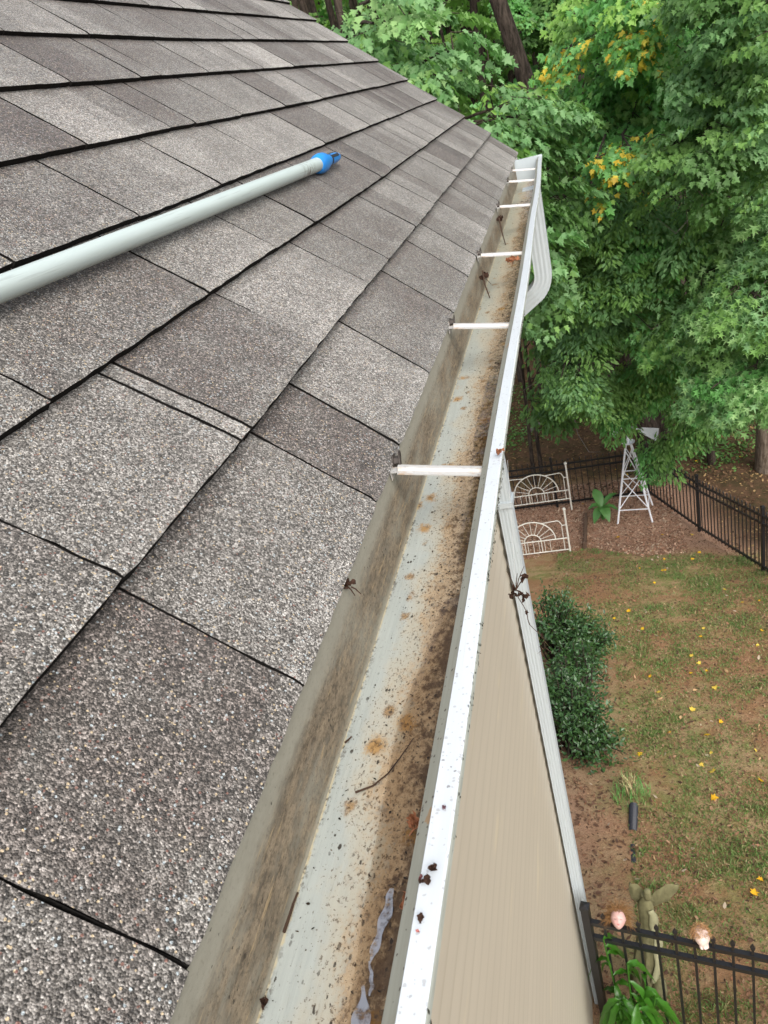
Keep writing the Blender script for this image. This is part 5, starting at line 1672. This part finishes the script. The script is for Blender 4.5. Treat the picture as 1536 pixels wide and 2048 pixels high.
def litter():
    rng = np.random.default_rng(23)
    def lay(n, xr, yr, cond, smin, smax, pal, name):
        x = rng.uniform(*xr, n); y = rng.uniform(*yr, n)
        ok = cond(x, y); x, y = x[ok], y[ok]; n = len(x)
        P = np.stack([x, y, gz(x, y) + rng.uniform(.004, .018, n)], 1)
        a = rng.uniform(0, 6.28, n)
        A = np.stack([np.cos(a), np.sin(a), rng.normal(0, .25, n)], 1); N = np.stack([rng.normal(0, .35, n), rng.normal(0, .35, n), np.ones(n)], 1)
        pal = np.array(pal); C = pal[rng.integers(0, len(pal), n)]*rng.uniform(.7, 1.25, (n, 1))
        o = leaves_mesh(name, P, A, N, rng.uniform(smin, smax, n), C, 'oval', M['litter'], curl=rng.uniform(-2.5, 2.0, n)); tag(o, kind='stuff')
    lay(9500, (-1.3, 3.4), (2.3, 14.2), lambda x, y: inside(x, y) & (fbm(x+3, y, .8) + .35*rng.random(len(x)) > .52), .022, .055,
        [(.17, .085, .05), (.22, .12, .07), (.11, .06, .038), (.28, .17, .10), (.08, .045, .03)], 'lawn_litter')
    lay(30000, (-1.3, 3.4), (2.3, 14.2), lambda x, y: inside(x, y) & (fbm(x+3, y, 1.2) + .5*rng.random(len(x)) > .60), .012, .034,
        [(.20, .105, .06), (.28, .165, .095), (.14, .075, .045), (.34, .22, .13), (.24, .11, .06), (.10, .06, .04)], 'fine_lawn_litter')
    lay(650, (-1.2, 3.4), (2.3, 14.2), lambda x, y: inside(x, y), .035, .075, [(.40, .24, .14), (.46, .29, .15), (.33, .17, .10), (.42, .33, .24)], 'pale_leaf_litter')
    lay(16000, (-3.6, 1.3), (12.9, 16.7), lambda x, y: bed_mask(x, y), .025, .07,
        [(.38, .20, .13), (.50, .32, .22), (.26, .135, .085), (.56, .41, .30), (.17, .09, .06)], 'bark_mulch')
    lay(15000, (-6, 7.5), (15.9, 25), lambda x, y: (x > -.26*y) & (x < .30*y), .05, .11, [(.10, .055, .03), (.15, .085, .045), (.06, .036, .022), (.20, .12, .065), (.26, .16, .07)], 'woodland_litter')
    lay(3800, (2.0, 6.0), (8, 16.5), lambda x, y: x > 2.36 + (11.8 - y)*.285, .04, .10, [(.16, .085, .05), (.24, .14, .08), (.09, .05, .03), (.38, .25, .12)], 'fence_litter')
    lay(1500, (-1.6, -.2), (2.4, 9.4), lambda x, y: x < -.35 + .25*(fbm(x, y, 2.0)-.5), .03, .08, [(.17, .09, .055), (.26, .15, .09), (.12, .065, .042)], 'wall_litter')
litter()

def fallen_leaves():
    rng = np.random.default_rng(31)
    px = [(1.30, 9.0), (1.14, 7.9), (.20, 7.6)]
    n = 0; proto = []
    for v in range(3):
        T, F = LT['maple']
        V = T.copy(); V[:, 2] += .35*V[:, 0]**2*(1 if v else -1) - .10*V[:, 1]**2*v + .05
        cols = np.repeat(np.array([[(.74, .45, .02), (.66, .36, .02), (.70, .50, .08)][v]]), len(V), 0) * rng.uniform(.85, 1.1, (len(V), 1))
        proto.append((V, F, cols))
    base = []
    for v in range(3):
        o = mesh_np('fallen_leaf', proto[v][0], proto[v][1], M['litter'], colors=proto[v][2])
        tag(o, 'small bright yellow maple leaf fallen flat on the worn lawn', 'fallen leaf', 'yellow leaves fallen on the lawn')
        base.append(o)
    spots = []
    while len(spots) < 56:
        y = rng.uniform(4.2, 14.3) if rng.random() < .8 else rng.uniform(14, 17.5); x = rng.uniform(-.9, min(3.2, .21*y))
        if not inside(np.array([x]), np.array([y]))[0] and y < 15: continue
        if x < -.1 and y < 9: continue
        spots.append((x, y))
    for i, (x, y) in enumerate(spots):
        o = base[i] if i < 3 else base[i % 3].copy()
        if i >= 3: link(o)
        s = rng.uniform(.038, .082)
        o.location = (x, y, g1(x, y) + .022); o.scale = (s, s, s)
        o.rotation_euler = (rng.normal(0, .3), rng.normal(0, .3), rng.uniform(0, 6.28))
fallen_leaves()

# ------------------------------------------------------------------ small debris in and around the gutter
def crumpled(rng, size, n=7):
    """a curled dry leaf: small folded sheet"""
    vs, fs = [], []
    m_ = 5
    for i in range(n):
        t = i/(n-1); w = size*.34*math.sin(math.pi*(t*.9+.07))*rng.uniform(.55, 1.25)
        for k in range(m_):
            u = k/(m_-1)*2 - 1
            vs.append((u*w, size*(t-.5), size*(.30*u*u + .16*math.sin(t*6+u*2) + rng.uniform(-.11, .11))))
    for i in range(n-1):
        for k in range(m_-1): fs.append((i*m_+k, i*m_+k+1, (i+1)*m_+k+1, (i+1)*m_+k))
    return vs, fs
def leaf_bit(loc, size, mat, label, name='dry_leaf', cat='dry leaf', group=None, seed=1, tilt=.5, parts=1):
    rng = random.Random(seed); mb = MB()
    for q in range(parts):
        vs, fs = crumpled(rng, size*rng.uniform(.6, 1))
        R_ = Matrix.Rotation(rng.uniform(0, 6.28), 3, 'Z') @ Matrix.Rotation(rng.uniform(-tilt, tilt), 3, 'X') @ Matrix.Rotation(rng.uniform(-tilt, tilt), 3, 'Y')
        off = Vector((rng.uniform(-1, 1), rng.uniform(-1, 1), rng.uniform(0, .5)))*size*.4*(parts > 1)
        mb.add([R_ @ Vector(v) + off for v in vs], fs)
    if parts > 2:
        for q in range(3):
            a = Vector((rng.uniform(-.4, .4), rng.uniform(-.4, .4), 0))*size; b = a + Vector((rng.uniform(-1, 1), rng.uniform(-1, 1), rng.uniform(-.8, .3)))*size
            mb.tube([a, (a+b)/2 + Vector((0, 0, size*.15)), b], [.0008, .0007, .0004], 5)
    o = mb.build(name, mat, fix=False); o.location = loc
    md = o.modifiers.new('t', 'SOLIDIFY'); md.thickness = size*.03
    tag(o, label, cat, group)
    return o
G_LIP = 'dark flower husks stuck on the gutter lip'
zl = Z0 + .0015
leaf_bit((-.1146, .2272, zl), .0050, M['deadleaf'], 'dark husk lying alone on the lip nearest the pink petal', 'flower_husk', 'husk', G_LIP, 2)
leaf_bit((-.1162, .2465, zl), .0056, M['deadleaf'], 'dark husk with a reddish twin at the inner edge of the lip', 'flower_husk', 'husk', G_LIP, 3, parts=2)
leaf_bit((-.1185, .2495, zl), .0050, simple('purple_husk', (.10, .028, .03), .7, .4, 200), 'reddish purple husk touching the inner edge of the lip', 'flower_husk', 'husk', G_LIP, 4)
leaf_bit((-.1108, .2545, zl), .0058, M['deadleaf'], 'dark husk at the outer edge of the lip', 'flower_husk', 'husk', G_LIP, 5, parts=2)
leaf_bit((-.1116, .2942, zl), .0036, simple('plum_husk', (.09, .035, .045), .7, .4, 200), 'tiny plum husk farthest along the lip', 'flower_husk', 'husk', G_LIP, 6)
leaf_bit((-.1156, .2204, zl), .0030, simple('pink_petal', (.42, .15, .13), .7, .2, 200), 'tiny pink petal on the white gutter lip', 'petal', 'petal', None, 7)
leaf_bit((-.1535, .345, GB+.008), .011, M['rustleaf'], 'curled coppery leaf scrap at the water edge of the gutter', 'dry_leaf', 'dry leaf', None, 8, parts=3)
leaf_bit((-.1525, .290, GB+.008), .009, M['rustleaf'], 'pale coppery scrap nearer the camera against the gutter front', 'dry_leaf', 'dry leaf', None, 9, parts=2)
leaf_bit((-.231, .225, GB+.003), .0085, M['deadleaf'], 'dark brown triangular leaf scrap on the seam of the gutter floor', 'dry_leaf', 'dry leaf', None, 10)
leaf_bit((-.229, 1.835, GB+.035), .020, M['deadleaf'], 'dark leaf wad hanging at the roof end of the third hanger', 'leaf_wad', 'leaf wad', None, 11, parts=4, tilt=1.2)
leaf_bit((-.231, 2.46, GB+.055), .020, M['deadleaf'], 'dark leaf wad at the roof end of the fourth hanger', 'leaf_wad', 'leaf wad', None, 12, parts=4, tilt=1.2)
leaf_bit((-.150, 1.74, Z0-.008), .024, M['rustleaf'], 'rust red dry leaf hanging on the third hanger', 'dry_leaf', 'dry leaf', None, 13, parts=4, tilt=1.2)
leaf_bit((-.142, 2.22, GB+.016), .022, M['rustleaf'], 'rust red leaf lying between the third and fourth hangers', 'dry_leaf', 'dry leaf', None, 14, parts=2)
leaf_bit((-.1075, .755, Z0+.003), .010, M['rustleaf'], 'coppery curl on the outer gutter lip beside the nearest hanger', 'dry_leaf', 'dry leaf', None, 15, parts=2)
leaf_bit((-.2335, .545, Z0-.008), .011, M['deadleaf'], 'dark clump under the shingle edge before the nearest hanger', 'leaf_wad', 'leaf wad', None, 16, parts=4)

TWIG = [(-.210, .3805, GB+.003), (-.1973, .3865, GB+.003), (-.1876, .398, GB+.003), (-.1805, .414, GB+.003), (-.1725, .433, GB+.004)]
def twig(name, label, pts, r0, r1):
    mb = MB(); p0 = Vector(pts[0])
    mb.tube([Vector(p) - p0 for p in pts], list(np.linspace(r0, r1, len(pts))), 6)
    o = mb.build(name, M['twig'], smooth=True); o.location = p0; tag(o, label, 'twig')
twig('twig', 'long curved brown twig lying across the gutter floor', TWIG, .0009, .0004)
twig('twig', 'short dark stick on the seam at the back of the gutter floor', [(-.2330, .270, GB+.002), (-.2322, .280, GB+.003), (-.2326, .290, GB+.002), (-.2320, .298, GB+.002)], .0013, .0008)
twig('twig', 'tiny twig bit on the seam beside the upper floor', [(-.2315, .432, GB+.002), (-.2265, .438, GB+.003)], .0009, .0006)
twig('twig', 'dry stem hanging down from the wad at the third hanger', [(-.228, 1.84, GB+.05), (-.224, 1.80, GB+.03), (-.214, 1.77, GB+.003)], .0022, .0012)
twig('twig', 'dry stem hanging down from the wad at the fourth hanger', [(-.229, 2.45, GB+.06), (-.222, 2.40, GB+.03), (-.212, 2.34, GB+.003)], .0024, .0012)

# dry flower cluster caught on a cobweb outside the lip
def cluster():
    rng = random.Random(14)
    p0 = Vector((-.104, .652, Z0 - .105))
    c = empty('dry_flower_cluster', p0, 'brown dried flower cluster dangling from a cobweb outside the gutter lip', 'dried plant')
    mb = MB()
    for k in range(9):
        vs, fs = crumpled(rng, rng.uniform(.006, .011)); hx, hy, hz = rng.uniform(-.011, .011), rng.uniform(-.008, .008), rng.uniform(-.014, .012)
        R_ = Matrix.Rotation(rng.uniform(0, 6.28), 3, 'Z') @ Matrix.Rotation(rng.uniform(-1.4, 1.4), 3, 'X')
        mb.add([R_ @ Vector(v) + Vector((hx, hy, hz)) for v in vs], fs)
        mb.tube([Vector((0, 0, 0)), Vector((hx*.5, hy*.6, hz*.4 + .002)), Vector((hx, hy, hz))], [.0006, .0005, .0004], 4)
    mb.build('husks', M['deadleaf'], c, fix=False)
    mb = MB()
    for (L, dx) in ((.026, .012), (.022, -.006), (.018, .004)):
        mb.tube([(0, 0, 0), (dx*.4, .002, L*.5), (dx, .004, L)], [.0006, .0005, .0003], 5)
    p = Vector((0, 0, -.006)); pts = [p]
    for k in range(10):
        p = p + Vector((.0028 + rng.uniform(-.0035, .0035), rng.uniform(-.002, .002), -.0085)); pts.append(p)
    mb.tube(pts, list(np.linspace(.0005, .0003, len(pts))), 5)
    for i in (4, 6, 8, 9):
        mb.tube([pts[i], pts[i] + Vector((rng.uniform(-.010, .008), 0, -.008))], [.0004, .0002], 4)
    mb.build('stalk', M['twig'], c)
    for i in (3, 7):
        mb = MB(); vs, fs = crumpled(rng, .006); mb.add([Vector(v) + pts[i] for v in vs], fs)
        mb.build('seed', M['deadleaf'], c, fix=False)
    mb = MB()
    lip = Vector((-.1062, .60, Z0 - .012)) - p0
    mb.tube([Vector((0, 0, .02)), lip], [.00012, .00012], 4); mb.tube([Vector((0, 0, .0)), Vector((-.001, .12, .09))], [.00012, .00012], 4)
    mb.build('cobweb_thread', simple('cobweb', (.5, .5, .48), .6, .05), c)
cluster()
# wisps of moss and grime clinging along the outer face
def lip_moss():
    rng = np.random.default_rng(5)
    n = 900
    y = rng.uniform(.16, 1.6, n)**1.0; keep = (fbm(y, 2.0, 14.0) > .5); y = y[keep]; n = len(y)
    z = Z0 - rng.uniform(.002, .0095, n)
    x = -.1066 + 0*y + rng.uniform(0, .0012, n)
    P = np.stack([x, y, z], 1)
    a = rng.uniform(0, 6.28, n); A = np.stack([.15*rng.random(n), np.cos(a), np.sin(a)], 1); N = np.stack([np.ones(n), rng.normal(0, .4, n), rng.normal(0, .4, n)], 1)
    C = np.array([(.035, .035, .025), (.06, .065, .045), (.02, .017, .012)])[rng.integers(0, 3, n)]
    tag(leaves_mesh('lip_grime', P, A, N, rng.uniform(.0012, .0042, n), C, 'oval', M['litter']), kind='stuff')
lip_moss()
# crumbs of grit and decayed leaf lying in the gutter
def gutter_grit():
    rng = np.random.default_rng(6)
    n = 1300
    y = .12 + 3.3*rng.random(n)**1.9; x = -.233 + .078*rng.random(n)**.8
    keep = fbm(x*9, y*3, 2.4) + .12*rng.random(n) > .48; x, y = x[keep], y[keep]
    # sludge crumbs drifted against the front of the floor
    m_ = 7000; y2 = .12 + 3.3*rng.random(m_)**1.6; x2 = -.151 - .034*rng.random(m_)**1.8
    k2 = fbm(x2*20, y2*6, 2.6) + .10*rng.random(m_) > .56; x, y = np.concatenate([x, x2[k2]]), np.concatenate([y, y2[k2]]); n = len(x)
    P = np.stack([x, y, np.full(n, GB + .0012)], 1)
    a = rng.uniform(0, 6.28, n); A = np.stack([np.cos(a), np.sin(a), .1*rng.random(n)], 1); N = np.stack([rng.normal(0, .3, n), rng.normal(0, .3, n), np.ones(n)], 1)
    C = np.array([(.03, .02, .013), (.06, .035, .02), (.10, .06, .03), (.02, .016, .012)])[rng.integers(0, 4, n)]
    S = (.0006 + .0024*rng.random(n)**4)*(1 + .5*y)
    tag(leaves_mesh('gutter_grit', P, A, N, S, C, 'oval', M['litter']), kind='stuff')
gutter_grit()
